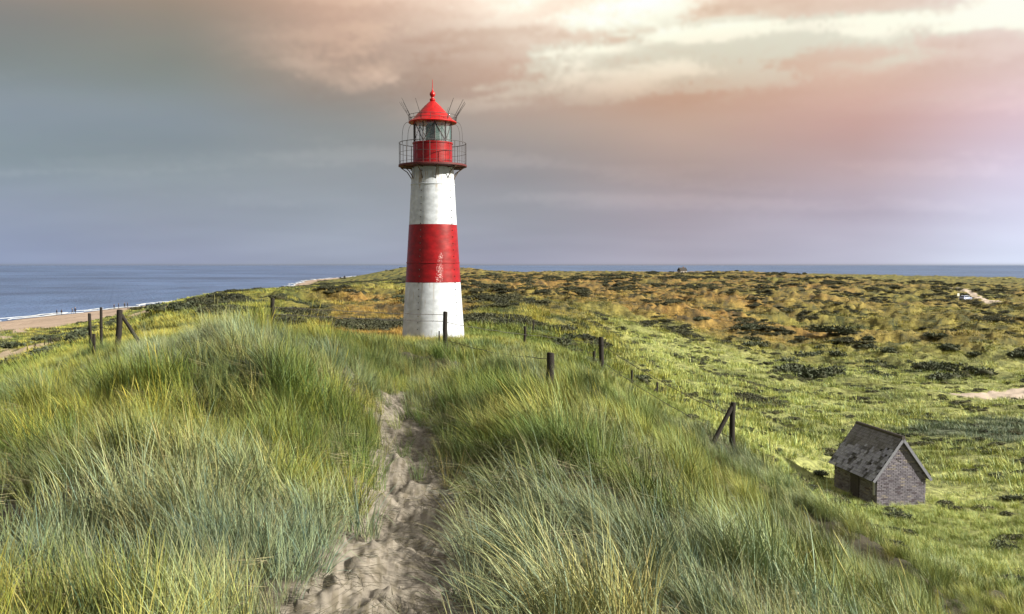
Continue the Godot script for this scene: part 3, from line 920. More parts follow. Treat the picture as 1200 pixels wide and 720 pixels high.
# ---------------------------------------------------------------- brick hut
func build_hut() -> void:
	# the ridge runs towards the viewer; local +z is the gable that faces the camera
	var t := thing("brick_hut", HUT, 0.14, "small brick hut with mossy tiled gable roof in the green valley", "hut")
	var hw := 1.22
	var hl := 2.05
	var ev := 1.55
	var rg := 3.2
	var mortar := grained(lin(0.30, 0.28, 0.32), 0.95, 0.04, 1.6, 0.6, 0.4)
	var b := MB.new()
	var prof := [Vector2(-hw, -0.6), Vector2(hw, -0.6), Vector2(hw, ev), Vector2(0, rg - 0.12), Vector2(-hw, ev)]
	for k in 5:
		var p: Vector2 = prof[k]
		var q: Vector2 = prof[(k + 1) % 5]
		var mid := (p + q) / 2 - Vector2(0, 1)
		b.quad(Vector3(p.x, p.y, -hl), Vector3(q.x, q.y, -hl), Vector3(q.x, q.y, hl), Vector3(p.x, p.y, hl), Vector3(mid.x, mid.y, 0))
	for s in [-1, 1]:
		for k in [[0, 1, 2], [0, 2, 3], [0, 3, 4]]:
			b.tri(Vector3(prof[k[0]].x, prof[k[0]].y, s * hl), Vector3(prof[k[1]].x, prof[k[1]].y, s * hl), Vector3(prof[k[2]].x, prof[k[2]].y, s * hl), Vector3(0, 0, s))
	obj("wall", b, mortar, t)
	# bricks: every one a small block standing proud of the mortar
	var bm := grained(Color(1, 1, 1), 0.9, 0.05, 2.5, 0.6, 0.45, true, 21)
	for face in 4:
		b = MB.new()
		var half: float = hw if face < 2 else hl
		var course := 0
		var y := -0.1
		while y < rg - 0.25:
			var lim := half
			if face < 2 and y + 0.075 > ev: lim = hw * (1 - (y + 0.075 - ev) / (rg - 0.12 - ev))
			if face >= 2 and y + 0.07 > ev: break
			var x := -half + (0.0 if course % 2 else -0.12)
			while x < half:
				var x0 := maxf(x, -lim)
				var x1 := minf(x + 0.225, lim)
				if x1 - x0 > 0.05 and rng.randf() > 0.02:
					var tone := rng.randf()
					var cc := Color(0.21, 0.195, 0.25).lerp(Color(0.36, 0.34, 0.41), tone)
					if rng.randf() < 0.1: cc = Color(0.16, 0.135, 0.17)
					if rng.randf() < 0.08: cc = Color(0.42, 0.38, 0.37)
					b.col = cc
					var proud := 0.012 + rng.randf() * 0.018
					var at := Vector3((x0 + x1) / 2, y + 0.0375, hl + proud / 2 - 0.004)
					var bs := Basis(Vector3.BACK, rng.randf_range(-0.02, 0.02))
					var size := Vector3(x1 - x0 - 0.014, 0.062, proud + 0.008)
					if face == 0: b.box(at, size, bs)
					elif face == 1: b.box(Vector3(-at.x, at.y, -at.z), size, bs)
					else:
						var s := -1.0 if face == 2 else 1.0
						if face == 2 and at.x > -0.35 and at.x < 0.5 and at.y < 1.4: pass
						else: b.box(Vector3(s * (hw + proud / 2 - 0.004), at.y, at.x), Vector3(size.z, size.y, size.x))
				x += 0.235
			y += 0.078
			course += 1
		tag(obj("brickwork", b, bm, t), "", "", "", "stuff")
	# boarded door in the left side, pale corner post
	b = MB.new()
	b.box(Vector3(-hw - 0.012, 0.65, 0.07), Vector3(0.05, 1.46, 0.8))
	var door := obj("door", b, grained(lin(0.075, 0.065, 0.075), 0.8, 0.03, 1.5, 0.5), t)
	for k in 5:
		b = MB.new()
		b.box(Vector3(-hw - 0.045, 0.65, -0.25 + k * 0.16), Vector3(0.018, 1.42, 0.15))
		obj("plank", b, grained(lin(0.09, 0.08, 0.09), 0.85, 0.03, 1.5, 0.5), door)
	b = MB.new()
	b.chamfer_box(Vector3(-hw - 0.06, 1.0, hl - 0.12), Vector3(0.08, 1.0, 0.14), 0.012)
	tag(obj("corner_board", b, grained(lin(0.50, 0.50, 0.55), 0.8, 0.03, 1.2, 0.4), t), "pale board at the hut corner")
	# roof: two decks, rows of tiles, ridge caps, barge boards
	var sl := atan2(rg - ev, hw)
	var run := Vector2(hw, rg - ev).length() + 0.42
	var deckm := grained(lin(0.05, 0.045, 0.05), 0.9, 0.03, 1.0, 0.4)
	var tile_m := grained(Color(1, 1, 1), 0.85, 0.04, 2.2, 0.6, 0.5, true, 33)
	for s in [-1.0, 1.0]:
		var along := Vector3(s * cos(sl), -sin(sl), 0)
		var up := Vector3(s * sin(sl), cos(sl), 0)
		var bs := Basis(along, up, along.cross(up))
		b = MB.new()
		b.box(Vector3(0, rg, 0) + along * (run / 2 + 0.02) - up * 0.03, Vector3(run, 0.05, 2 * hl + 0.26), bs)
		var side := obj("roof_side", b, deckm, t)
		b = MB.new()
		var rows := 15
		for r in rows:
			var z := -hl - 0.13 + (0.06 if r % 2 else 0.0)
			while z < hl + 0.05:
				if rng.randf() > 0.015:
					var moss := n_clump.get_noise_2d(z * 1.5 + s * 20, r * 0.25 + 5)
					var cc := Color(0.34, 0.35, 0.48).lerp(Color(0.50, 0.52, 0.67), rng.randf())
					if moss > 0.05: cc = cc.lerp(Color(0.055, 0.055, 0.06), smooth(0.05, 0.3, moss) * rng.randf_range(0.5, 1.0))
					# weathered upper courses with olive lichen
					if r < 5 + 4 * n_clump.get_noise_2d(z * 0.9, 70.0): cc = cc.lerp(Color(0.19, 0.185, 0.195), 0.7)
					if s < 0 and r == rows - 1 and absf(z + hl - 0.35) < 0.2: cc = Color(0.62, 0.62, 0.66)
					b.col = cc
					var pos := along * (run * (r + 0.5) / rows + 0.02)
					var tilt := bs * Basis(Vector3.BACK, 0.10 + rng.randf_range(-0.02, 0.02))
					b.box(Vector3(0, rg, z + 0.085) + pos + up * (0.018 + rng.randf() * 0.008), Vector3(run / rows + 0.05, 0.016, 0.165), tilt)
				z += 0.172
		tag(obj("tiles", b, tile_m, side), "", "", "", "stuff")
		for e in [-1.0, 1.0]:
			b = MB.new()
			b.box(Vector3(0, rg, e * (hl + 0.146)) + along * (run / 2 + 0.03) - up * 0.045, Vector3(run, 0.13, 0.022), bs)
			tag(obj("barge_board", b, grained(lin(0.26, 0.27, 0.33), 0.8, 0.03, 1.2, 0.4), side), "pale weathered board along the gable edge")
	for k in 13:
		b = MB.new()
		var z0 := -hl - 0.13 + k * (2 * hl + 0.26) / 13.0
		var z1 := z0 + (2 * hl + 0.26) / 13.0 + 0.03
		b.tube([Vector3(0, rg + 0.005, z0), Vector3(0, rg + 0.02, z1)], [0.085, 0.095], 10)
		obj("ridge_tile", b, grained(lin(0.085, 0.075, 0.075), 0.9, 0.04, 2.0, 0.5), t)

# ---------------------------------------------------------------- fences
var wood: StandardMaterial3D
var wire_m: StandardMaterial3D

func post(parent: Node3D, x: float, z: float, top: float, r: float, lean := Vector2.ZERO, called := "post") -> Vector3:
	top = maxf(top, ground_y(x, z) + 0.75)
	var y0 := ground_y(x, z) - 0.4
	var b := MB.new()
	var p := []
	var q := []
	for k in 5:
		var s := k / 4.0
		p.append(Vector3(x + lean.x * (s - 1) + sin(k * 2.1 + x) * r * 0.15, lerpf(y0, top, s), z + lean.y * (s - 1)))
		q.append(r * (1.08 - 0.12 * s))
	p.append(p[4] + Vector3(0.002, r * 0.25, 0)); q.append(r * 0.7)
	b.tube(p, q, 9)
	obj(called, b, wood, parent)
	return Vector3(x, top, z)

func brace(parent: Node3D, a: Vector3, foot: Vector2, r: float) -> void:
	var b := MB.new()
	b.tube([a, Vector3(foot.x, ground_y(foot.x, foot.y) - 0.25, foot.y)], [r, r * 1.1], 8)
	obj("brace", b, wood, parent)

func wire(parent: Node3D, a: Vector3, c: Vector3, sag: float) -> void:
	var b := MB.new()
	var p := []
	var q := []
	for k in 13:
		var s := k / 12.0
		p.append(a.lerp(c, s) - Vector3(0, sag * 4 * s * (1 - s) + sin(s * 31.0 + a.x) * 0.012, 0)); q.append(0.0085)
	b.tube(p, q, 5)
	# barbs
	var n := int(a.distance_to(c) / 0.35)
	for k in range(1, n):
		var s := float(k) / n
		var m := a.lerp(c, s) - Vector3(0, sag * 4 * s * (1 - s), 0)
		b.tube([m + Vector3(0.02, 0.028, 0.01), m - Vector3(0.02, 0.028, 0.01)], [0.003, 0.003], 3)
	obj("wire", b, wire_m, parent)

func fence(label: String) -> Node3D:
	return thing("wire_fence", Vector3.ZERO, 0.0, label, "fence", "old wire fences on the dunes")

func build_fences() -> void:
	wood = grained(lin(0.040, 0.034, 0.031), 0.9, 0.03, 2.2, 0.9, 0.6, false, 51)
	wire_m = mat(lin(0.05, 0.045, 0.045), 0.6)
	wire_m.metallic = 0.4
	# along the crest, in front of the lighthouse
	var f := fence("barbed wire fence crossing the crest in front of the lighthouse")
	var a := Vector3(-6.09, 13.16, -24.0)
	var c := Vector3(-1.84, 12.71, -26.0)
	var e := Vector3(0.81, 12.12, -20.0)
	post(f, a.x, a.z, a.y, 0.055)
	post(f, c.x, c.z, c.y, 0.065)
	post(f, c.x - 0.16, c.z + 0.1, c.y - 0.52, 0.02, Vector2.ZERO, "stake")
	post(f, e.x, e.z, e.y, 0.085)
	for q in [0.10, 0.28]:
		wire(f, a - Vector3(0, q + 0.12, 0), c - Vector3(0, q - 0.02, 0), 0.02)
	wire(f, c - Vector3(0, 0.75, 0), e - Vector3(0, 0.1, 0), 0.10)
	wire(f, c - Vector3(0, 0.28, 0), c + Vector3(3.3, -1.05, -4.5), 0.05)
	# down the right flank to the braced strainer post
	f = fence("wire fence running down the right slope to a braced post")
	var g := Vector3(0.56, 11.34, -41.0)
	var h := Vector3(3.03, 11.55, -32.0)
	var s := Vector3(5.87, 10.34, -25.0)
	post(f, g.x, g.z, g.y, 0.06)
	post(f, h.x, h.z, h.y, 0.085)
	post(f, s.x, s.z, s.y, 0.075)
	brace(f, s - Vector3(0, 0.06, 0), Vector2(s.x - 0.72, s.z + 0.35), 0.06)
	for q in [0.18, 0.75]:
		wire(f, g - Vector3(0, q, 0), h - Vector3(0, q + 0.05, 0), 0.05)
		wire(f, h - Vector3(0, q + 0.05, 0), s - Vector3(0, q + 0.2, 0), 0.12)
	# further posts beyond it
	f = fence("remains of a thin post fence beyond the right slope")
	var k := Vector3(1.24, 10.53, -55.0)
	var l := Vector3(3.15, 10.59, -36.0)
	var m := Vector3(5.73, 8.72, -45.0)
	var o := Vector3(7.41, 7.81, -48.0)
	post(f, k.x, k.z, k.y, 0.05); post(f, l.x, l.z, l.y, 0.05, Vector2(0.05, 0)); post(f, m.x, m.z, m.y, 0.05); post(f, o.x, o.z, o.y, 0.055)
	brace(f, o - Vector3(0, 0.05, 0), Vector2(o.x - 0.45, o.z + 0.3), 0.045)
	wire(f, k - Vector3(0, 0.2, 0), l - Vector3(0, 0.2, 0), 0.1)
	wire(f, l - Vector3(0, 0.2, 0), m - Vector3(0, 0.2, 0), 0.1)
	wire(f, m - Vector3(0, 0.2, 0), o - Vector3(0, 0.2, 0), 0.05)
	# the broken end above the beach
	f = fence("broken fence end with leaning braced post above the beach")
	var p := Vector3(-11.22, 12.71, -27.0)
	post(f, p.x, p.z, p.y, 0.085, Vector2(0.13, 0.0))
	brace(f, p - Vector3(0, 0.1, 0.05), Vector2(p.x + 1.05, p.z + 0.1), 0.05)
	var q1 := Vector3(-12.63, 12.70, -29.0)
	post(f, q1.x, q1.z, q1.y, 0.042)
	var q2 := Vector3(-13.44, 12.46, -30.0)
	post(f, q2.x, q2.z, q2.y, 0.05, Vector2(-0.06, 0))
	brace(f, q2 - Vector3(0, 0.15, 0), Vector2(q2.x + 0.15, q2.z + 0.1), 0.035)
	var q3 := Vector3(-12.20, 11.99, -27.5)
	post(f, q3.x, q3.z, q3.y, 0.045)
	wire(f, p - Vector3(0, 0.5, 0), q1 - Vector3(0, 0.6, 0), 0.05)
	wire(f, q1 - Vector3(0, 0.6, 0), q2 - Vector3(0, 0.5, 0), 0.06)
	# short stakes in the blown sand
	var st := thing("stake_row", Vector3.ZERO, 0.0, "row of short grey stakes in the sand patch left of the fence", "stakes")
	for w in [[-39.6, -77.0], [-40.3, -79.0], [-41.5, -82.0], [-43.0, -85.0], [-43.9, -88.5], [-45.2, -92.0], [-46.5, -95.0]]:
		post(st, w[0], w[1], ground_y(w[0], w[1]) + 0.6 + 0.25 * sin(w[0] * 7.0), 0.05, Vector2(0.04, 0), "stake")

# ---------------------------------------------------------------- car, sign
func build_car() -> void:
	var at := Vector3(144.6, 0, -301.0)
	at.y = ground_y(at.x, at.z) + 0.02
	var t := thing("parked_car", at, 0.5, "silver blue car parked beside the sandy track far off", "car")
	var paint := mat(lin(0.24, 0.29, 0.46), 0.3)
	paint.clearcoat_enabled = true
	var gl := mat(lin(0.03, 0.035, 0.05), 0.1)
	var tyre := mat(lin(0.02, 0.02, 0.02), 0.85)
	var rim := mat(lin(0.4, 0.4, 0.42), 0.35)
	var side := [Vector2(-2.0, 0.35), Vector2(-2.05, 0.75), Vector2(-1.9, 0.95), Vector2(-1.55, 1.38), Vector2(-1.2, 1.48), Vector2(0.25, 1.46), Vector2(0.95, 0.98), Vector2(1.85, 0.85), Vector2(2.05, 0.62), Vector2(2.02, 0.35)]
	var b := MB.new()
	var n := side.size()
	var wide := func(p: Vector2) -> float: return 0.86 - 0.2 * smooth(0.95, 1.5, p.y)
	for k in n:
		var p: Vector2 = side[k]
		var q: Vector2 = side[(k + 1) % n]
		b.quad(Vector3(p.x, p.y, -wide.call(p)), Vector3(q.x, q.y, -wide.call(q)), Vector3(q.x, q.y, wide.call(q)), Vector3(p.x, p.y, wide.call(p)), Vector3((p.x + q.x) / 2, (p.y + q.y) / 2 - 0.8, 0))
	for s in [-1.0, 1.0]:
		for k in range(1, n - 1):
			var p0: Vector2 = side[0]
			var p1: Vector2 = side[k]
			var p2: Vector2 = side[k + 1]
			b.tri(Vector3(p0.x, p0.y, s * wide.call(p0)), Vector3(p1.x, p1.y, s * wide.call(p1)), Vector3(p2.x, p2.y, s * wide.call(p2)), Vector3(0, 0, s))
	obj("body", b, paint, t)
	for s in [-1.0, 1.0]:
		for w in [[-1.45, -0.62], [-0.52, 0.42]]:
			b = MB.new()
			b.hexa([Vector3(w[0], 0.98, s * 0.80), Vector3(w[1] + (0.3 if w[1] > 0 else 0.0), 0.98, s * 0.80), Vector3(w[1] + (0.3 if w[1] > 0 else 0.0), 0.98, s * 0.88), Vector3(w[0], 0.98, s * 0.88), Vector3(w[0] + 0.1, 1.36, s * 0.66), Vector3(w[1] - 0.05, 1.36, s * 0.66), Vector3(w[1] - 0.05, 1.36, s * 0.735), Vector3(w[0] + 0.1, 1.36, s * 0.735)])
			obj("side_window", b, gl, t)
		for x in [-1.25, 1.3]:
			b = MB.new()
			b.tube([Vector3(x, 0.31, s * 0.70), Vector3(x, 0.31, s * 0.90)], [0.32, 0.32], 20)
			var wh := obj("wheel", b, tyre, t)
			b = MB.new()
			b.tube([Vector3(x, 0.31, s * 0.89), Vector3(x, 0.31, s * 0.912)], [0.2, 0.17], 14)
			obj("rim", b, rim, wh)
		b = MB.new()
		b.chamfer_box(Vector3(1.99, 0.68, s * 0.6), Vector3(0.12, 0.14, 0.3), 0.03)
		obj("headlight", b, mat(lin(0.7, 0.7, 0.7), 0.15), t)
	for w in [[Vector3(0.33, 1.42, 0), Vector3(0.93, 1.0, 0)], [Vector3(-1.85, 1.02, 0), Vector3(-1.58, 1.36, 0)]]:
		b = MB.new()
		var d: Vector3 = w[1] - w[0]
		var out := Vector3(signf(w[0].x), 0.7, 0) * 0.02
		b.hexa([w[0] + Vector3(0, 0, -0.62) - out, w[1] + Vector3(0, 0, -0.74) - out, w[1] + Vector3(0, 0, 0.74) - out, w[0] + Vector3(0, 0, 0.62) - out, w[0] + Vector3(0, 0, -0.62) + out, w[1] + Vector3(0, 0, -0.74) + out, w[1] + Vector3(0, 0, 0.74) + out, w[0] + Vector3(0, 0, 0.62) + out])
		obj("windscreen", b, gl, t)
	# pale board on a post beside it
	var sp := Vector3(143.4, 0, -303.5)
	sp.y = ground_y(sp.x, sp.z)
	var s2 := thing("sign", sp, 0.1, "small pale board on a post behind the parked car", "sign")
	b = MB.new()
	b.tube([Vector3(0, -0.4, 0), Vector3(0, 2.9, 0)], [0.05, 0.05], 8)
	obj("post", b, mat(lin(0.55, 0.5, 0.35), 0.8), s2)
	b = MB.new()
	b.chamfer_box(Vector3(0, 2.5, 0.07), Vector3(0.75, 0.9, 0.04), 0.01)
	obj("board", b, mat(lin(0.75, 0.76, 0.66), 0.7), s2)

# ---------------------------------------------------------------- people on the beach
func body_mesh(bones: Array, cell: float, skin: Material) -> ArrayMesh:
	# tapered bones joined by a smooth minimum, meshed as surface nets
	var lo := Vector3.ONE * 99
	var hi := -lo
	for k in bones:
		for e in [0, 1]:
			lo = lo.min(k[e] - Vector3.ONE * (k[2 + e] + 0.08)); hi = hi.max(k[e] + Vector3.ONE * (k[2 + e] + 0.08))
	var nx := int((hi.x - lo.x) / cell) + 2
	var ny := int((hi.y - lo.y) / cell) + 2
	var nz := int((hi.z - lo.z) / cell) + 2
	var f := PackedFloat32Array()
	f.resize(nx * ny * nz)
	var who := PackedByteArray()
	who.resize(nx * ny * nz)
	for x in nx:
		for y in ny:
			for z in nz:
				var p := lo + Vector3(x, y, z) * cell
				var s := 0.0
				var best := 9.0
				var bi := 0
				for j in bones.size():
					var k: Array = bones[j]
					var ab: Vector3 = k[1] - k[0]
					var t := clampf((p - k[0]).dot(ab) / maxf(ab.length_squared(), 1e-6), 0, 1)
					var d: float = p.distance_to(k[0] + ab * t) - lerpf(k[2], k[3], t)
					s += exp(-d * 45.0)
					if d < best: best = d; bi = j
				f[(x * ny + y) * nz + z] = -log(maxf(s, 1e-30)) / 45.0
				who[(x * ny + y) * nz + z] = bi
	var b := MB.new()
	var at := {}
	var off := [0, nz, ny * nz, nz + 1, 1, ny * nz + 1, ny * nz + nz, ny * nz + nz + 1]
	var pos := [Vector3(0, 0, 0), Vector3(0, 1, 0), Vector3(1, 0, 0), Vector3(0, 1, 1), Vector3(0, 0, 1), Vector3(1, 0, 1), Vector3(1, 1, 0), Vector3(1, 1, 1)]
	var edges := [[0, 2], [0, 1], [0, 4], [2, 6], [2, 5], [1, 6], [1, 3], [4, 5], [4, 3], [7, 3], [7, 6], [7, 5]]
	for x in nx - 1:
		for y in ny - 1:
			for z in nz - 1:
				var i := (x * ny + y) * nz + z
				var inside := 0
				for o in off: inside += 1 if f[i + o] < 0 else 0
				if inside == 0 or inside == 8: continue
				var s := Vector3.ZERO
				var m := 0
				for e in edges:
					var fa := f[i + off[e[0]]]
					var fb := f[i + off[e[1]]]
					if (fa < 0) != (fb < 0):
						s += (pos[e[0]] as Vector3).lerp(pos[e[1]], fa / (fa - fb)); m += 1
				var g := Vector3(f[i + ny * nz] - f[i], f[i + nz] - f[i], f[i + 1] - f[i]).normalized()
				b.col = bones[who[i]][4]
				at[i] = b.vert(lo + (Vector3(x, y, z) + s / m) * cell, g)
	for i in at:
		for ax in [[ny * nz, nz, 1], [nz, ny * nz, 1], [1, ny * nz, nz]]:
			var a: int = ax[0]
			var u: int = ax[1]
			var w: int = ax[2]
			if i + a >= f.size() or (f[i] < 0) == (f[i + a] < 0): continue
			if at.has(i - u) and at.has(i - w) and at.has(i - u - w):
				b.tri_i(at[i], at[i - u], at[i - u - w]); b.tri_i(at[i], at[i - u - w], at[i - w])
	return b.mesh(skin)

func person_bones(h: float, stride: float, arm: float, top: Color, leg: Color, hair: Color) -> Array:
	var k := h / 1.75
	var skin := Color(0.32, 0.19, 0.13)
	var shoe := Color(0.03, 0.03, 0.03)
	var bones := []
	var hip := Vector3(0, 0.92, 0)
	var neck := Vector3(0, 1.45, 0.01)
	bones.append([hip + Vector3(-0.07, 0, 0), hip + Vector3(0.07, 0, 0), 0.12, 0.12, leg])
	bones.append([hip + Vector3(0, 0.05, 0), Vector3(0, 1.22, 0.01), 0.13, 0.15, top])
	bones.append([Vector3(0, 1.22, 0.01), Vector3(0, 1.36, 0), 0.15, 0.12, top])
	bones.append([Vector3(-0.13, 1.38, 0), Vector3(0.13, 1.38, 0), 0.085, 0.085, top])
	bones.append([neck, Vector3(0, 1.56, 0.02), 0.055, 0.055, skin])
	bones.append([Vector3(0, 1.60, 0.03), Vector3(0, 1.66, 0.02), 0.085, 0.09, skin])
	bones.append([Vector3(0, 1.60, 0.125), Vector3(0, 1.585, 0.13), 0.014, 0.018, skin])
	bones.append([Vector3(0, 1.62, -0.03), Vector3(0, 1.69, 0.01), 0.085, 0.09, hair])
	for s in [-1.0, 1.0]:
		var st: float = stride * s
		var knee := Vector3(0.1 * s, 0.50, st * 0.5 + 0.05)
		var ankle := Vector3(0.1 * s, 0.09, st * 0.95 - 0.04)
		bones.append([Vector3(0.09 * s, 0.9, 0), knee, 0.095, 0.065, leg])
		bones.append([knee, ankle, 0.062, 0.042, leg])
		bones.append([ankle - Vector3(0, 0.05, 0.03), ankle + Vector3(0, -0.055, 0.15), 0.042, 0.034, shoe])
		var el := Vector3((0.24 + arm * 0.1) * s, 1.12, -st * 0.3 - 0.02)
		var wr := Vector3((0.25 - arm * 0.1) * s, 0.90 + arm * 0.1, -st * 0.45 + 0.10)
		bones.append([Vector3(0.19 * s, 1.38, 0), el, 0.056, 0.045, top])
		bones.append([el, wr, 0.044, 0.034, top])
		bones.append([wr, wr + Vector3(0, -0.12, 0.02), 0.036, 0.026, skin])
	for e in bones:
		e[0] *= k; e[1] *= k; e[2] *= k; e[3] *= k
	return bones

func build_people() -> void:
	var skin := mat(Color(1, 1, 1), 0.8, true)
	var dark := Color(0.025, 0.028, 0.04)
	var list := [
		[-126.0, -262.0, 1.62, 0.12, 0.0, dark, Color(0.03, 0.03, 0.05), 2.6, "person in dark clothes, leftmost of the four walking nearest the surf"],
		[-126.2, -264.5, 1.55, 0.20, 0.0, Color(0.05, 0.03, 0.03), dark, 2.9, "shorter person in dark clothes, second from left at the surf"],
		[-126.6, -268.5, 1.65, 0.30, 0.3, Color(0.03, 0.03, 0.03), Color(0.06, 0.06, 0.09), 1.4, "person mid stride in dark clothes, third from left at the surf"],
		[-126.6, -272.0, 1.84, 0.10, 0.0, Color(0.02, 0.025, 0.05), dark, 0.2, "tallest person in dark jacket of the group nearest the surf"],
		[-128.0, -299.0, 1.60, 0.18, 0.2, Color(0.03, 0.03, 0.05), dark, 1.0, "person in dark clothes walking a little apart in the farther group"],
		[-128.0, -304.0, 1.70, 0.10, 0.0, Color(0.035, 0.03, 0.03), Color(0.03, 0.03, 0.06), 2.0, "dark clothed person, left of the three standing close together"],
		[-128.3, -307.5, 1.74, 0.16, 0.1, Color(0.03, 0.035, 0.03), dark, 0.6, "dark clothed person in the middle of the three standing close together"],
		[-128.3, -310.0, 1.66, 0.22, 0.0, Color(0.04, 0.04, 0.06), dark, 2.4, "dark clothed person, rightmost of the farther beach group"]]
	for p in list:
		var o := MeshInstance3D.new()
		o.mesh = body_mesh(person_bones(p[2], p[3], p[4], p[5], p[6], Color(0.03, 0.02, 0.015)), 0.045, skin)
		o.name = numbered("person")
		add_child(o)
		var px: float = coast_x(p[1]) + n_hill.get_noise_2d(p[1] * 0.5, 9.0) * 5.0 + 1.5 + p[4] * 3.0
		o.position = Vector3(px, maxf(ground_y(px, p[1]), 0.0), p[1])
		o.rotation.y = p[7]
		tag(o, p[8], "person", "people on the beach")

# ---------------------------------------------------------------- far buildings and rocks
func build_far_things() -> void:
	var x := 108.0
	var z := -600.0
	var t := thing("far_house", Vector3(x, ground_y(x, z) + 0.1, z), 0.35, "tiny dark roofed house among the far dunes", "house")
	var b := MB.new()
	b.box(Vector3(0, 1.0, 0), Vector3(4.5, 3.2, 4))
	b.box(Vector3(7.2, 0.4, 0), Vector3(9.8, 2.0, 3.2))
	obj("wall", b, grained(lin(0.42, 0.40, 0.38), 0.9, 0.03, 0.3, 0.3), t)
	b = MB.new()
	for s in [-1.0, 1.0]:
		b.quad(Vector3(-2.6, 2.55, s * 2.3), Vector3(2.6, 2.55, s * 2.3), Vector3(2.6, 4.5, 0), Vector3(-2.6, 4.5, 0), Vector3(0, 1, s))
	for e in [-2.25, 2.25]: b.tri(Vector3(e, 2.6, -2), Vector3(e, 2.6, 2), Vector3(e, 4.3, 0), Vector3(e, 0, 0))
	b.box(Vector3(7.3, 1.5, 0), Vector3(10.1, 0.24, 3.6))
	var roof := obj("roof", b, grained(lin(0.05, 0.045, 0.045), 0.8, 0.03, 0.3, 0.3), t)
	b = MB.new()
	b.box(Vector3(0.8, 4.5, 0), Vector3(0.6, 1.1, 0.6))
	obj("chimney", b, mat(lin(0.14, 0.07, 0.05), 0.9), roof)
	for w in [-1.2, 1.0, 4.5, 7.2, 9.8]:
		b = MB.new()
		b.box(Vector3(w, 1.0 if w > 3 else 1.5, 2.02 if w < 3 else 1.62), Vector3(0.9, 0.9, 0.08))
		obj("window", b, mat(lin(0.02, 0.022, 0.03), 0.1), t)
	var rm := grained(lin(0.035, 0.033, 0.035), 0.9, 0.03, 0.5, 0.8)
	for k in 9:
		var zz := -960.0 - rng.randf() * 60.0
		var xx := (-0.182 + 0.0022 * k + rng.randf() * 0.001) * -zz
		var m := MB.new()
		var rings := 5
		var seg := 9
		var h := 1.4 + rng.randf() * 1.8
		var ids := []
		for r in rings + 1:
			for s in seg:
				var th := PI * 0.5 * r / rings
				var a := TAU * s / seg
				var rad := 1.0 + 0.35 * n_clump.get_noise_3d(cos(a) * 1.3 + k * 5, r * 0.5, sin(a) * 1.3)
				var p := Vector3(cos(a) * cos(th) * 1.6, sin(th) * h, sin(a) * cos(th) * 1.4) * rad
				m.vert(p - Vector3(0, 0.3, 0), (p + Vector3(0, 0.1, 0)).normalized())
		for r in rings:
			for s in seg:
				var i0 := r * seg + s
				var i1 := r * seg + (s + 1) % seg
				m.tri_i(i0, i1, i1 + seg); m.tri_i(i0, i1 + seg, i0 + seg)
		var ro := obj("dark_boulder", m, rm, null, Vector3(xx, maxf(ground_y(xx, zz), 0.0), zz))
		tag(ro, ["leftmost", "second from left", "third from left", "fourth from left", "middle", "fourth from right", "third from right", "second from right", "rightmost"][k] + " of the dark boulders on the far sandy point", "boulder", "boulders on the far point")

# ---------------------------------------------------------------- shrubs
func shrub_mesh(s: int, m: Material, leaves: int, h: float) -> ArrayMesh:
	# a wind-clipped cushion: lumpy twiggy core under a coat of small leaf sprays
	var r := RandomNumberGenerator.new()
	r.seed = s
	var b := MB.new()
	var lumps := []
	for k in 5:
		lumps.append([Vector3(r.randf_range(-0.6, 0.6), h * r.randf_range(0.15, 0.4), r.randf_range(-0.5, 0.5)), r.randf_range(0.35, 0.55)])
	for l in lumps:
		b.col = Color(0.62, 0.55, 0.46)
		var base := b.v.size()
		for y in 4:
			for a in 7:
				var th := -0.35 + y * 0.62
				var o := Vector3(cos(TAU * a / 7.0) * cos(th), sin(th) * h * 1.1, sin(TAU * a / 7.0) * cos(th))
				b.vert(l[0] + o * l[1] * r.randf_range(0.7, 0.9), o.normalized())
		for y in 3:
			for a in 7:
				var i0 := base + y * 7 + a
				var i1 := base + y * 7 + (a + 1) % 7
				b.tri_i(i0, i1, i1 + 7); b.tri_i(i0, i1 + 7, i0 + 7)
	for k in leaves:
		var l: Array = lumps[r.randi() % 5]
		var d := Vector3(r.randfn(), absf(r.randfn()) * 0.8, r.randfn()).normalized()
		var p: Vector3 = l[0] + Vector3(d.x, d.y * h * 1.2, d.z) * l[1] * r.randf_range(0.85, 1.12)
		var u := (d + Vector3(r.randfn(), r.randfn() + 0.8, r.randfn()) * 0.6).normalized()
		var w := u.cross(Vector3(r.randfn(), r.randfn(), r.randfn())).normalized()
		var len := r.randf_range(0.10, 0.22)
		var tone := r.randf_range(0.5, 1.0)
		b.col = Color(tone, tone, tone * 0.95)
		b.tri(p - w * len * 0.35, p + w * len * 0.35, p + u * len, d)
	return b.mesh(m)

func multi(called: String, me: Mesh, xf: Array, cols: Array, parent: Node) -> void:
	if xf.is_empty(): return
	var mm := MultiMesh.new()
	mm.transform_format = MultiMesh.TRANSFORM_3D
	mm.use_colors = true
	mm.mesh = me
	mm.instance_count = xf.size()
	for k in xf.size():
		mm.set_instance_transform(k, xf[k])
		mm.set_instance_color(k, cols[k])
	var o := MultiMeshInstance3D.new()
	o.multimesh = mm
	o.name = called
	parent.add_child(o, true)
	tag(o, "", "", "", "stuff")

func near_built(x: float, z: float, pad: float) -> bool:
	if Vector2(x - TOWER.x, z - TOWER.z).length() < 1.5 + pad: return true
	var l := (Vector2(x - HUT.x, z - HUT.z)).rotated(0.14)
	return absf(l.x) < 1.35 + pad and absf(l.y) < 2.15 + pad

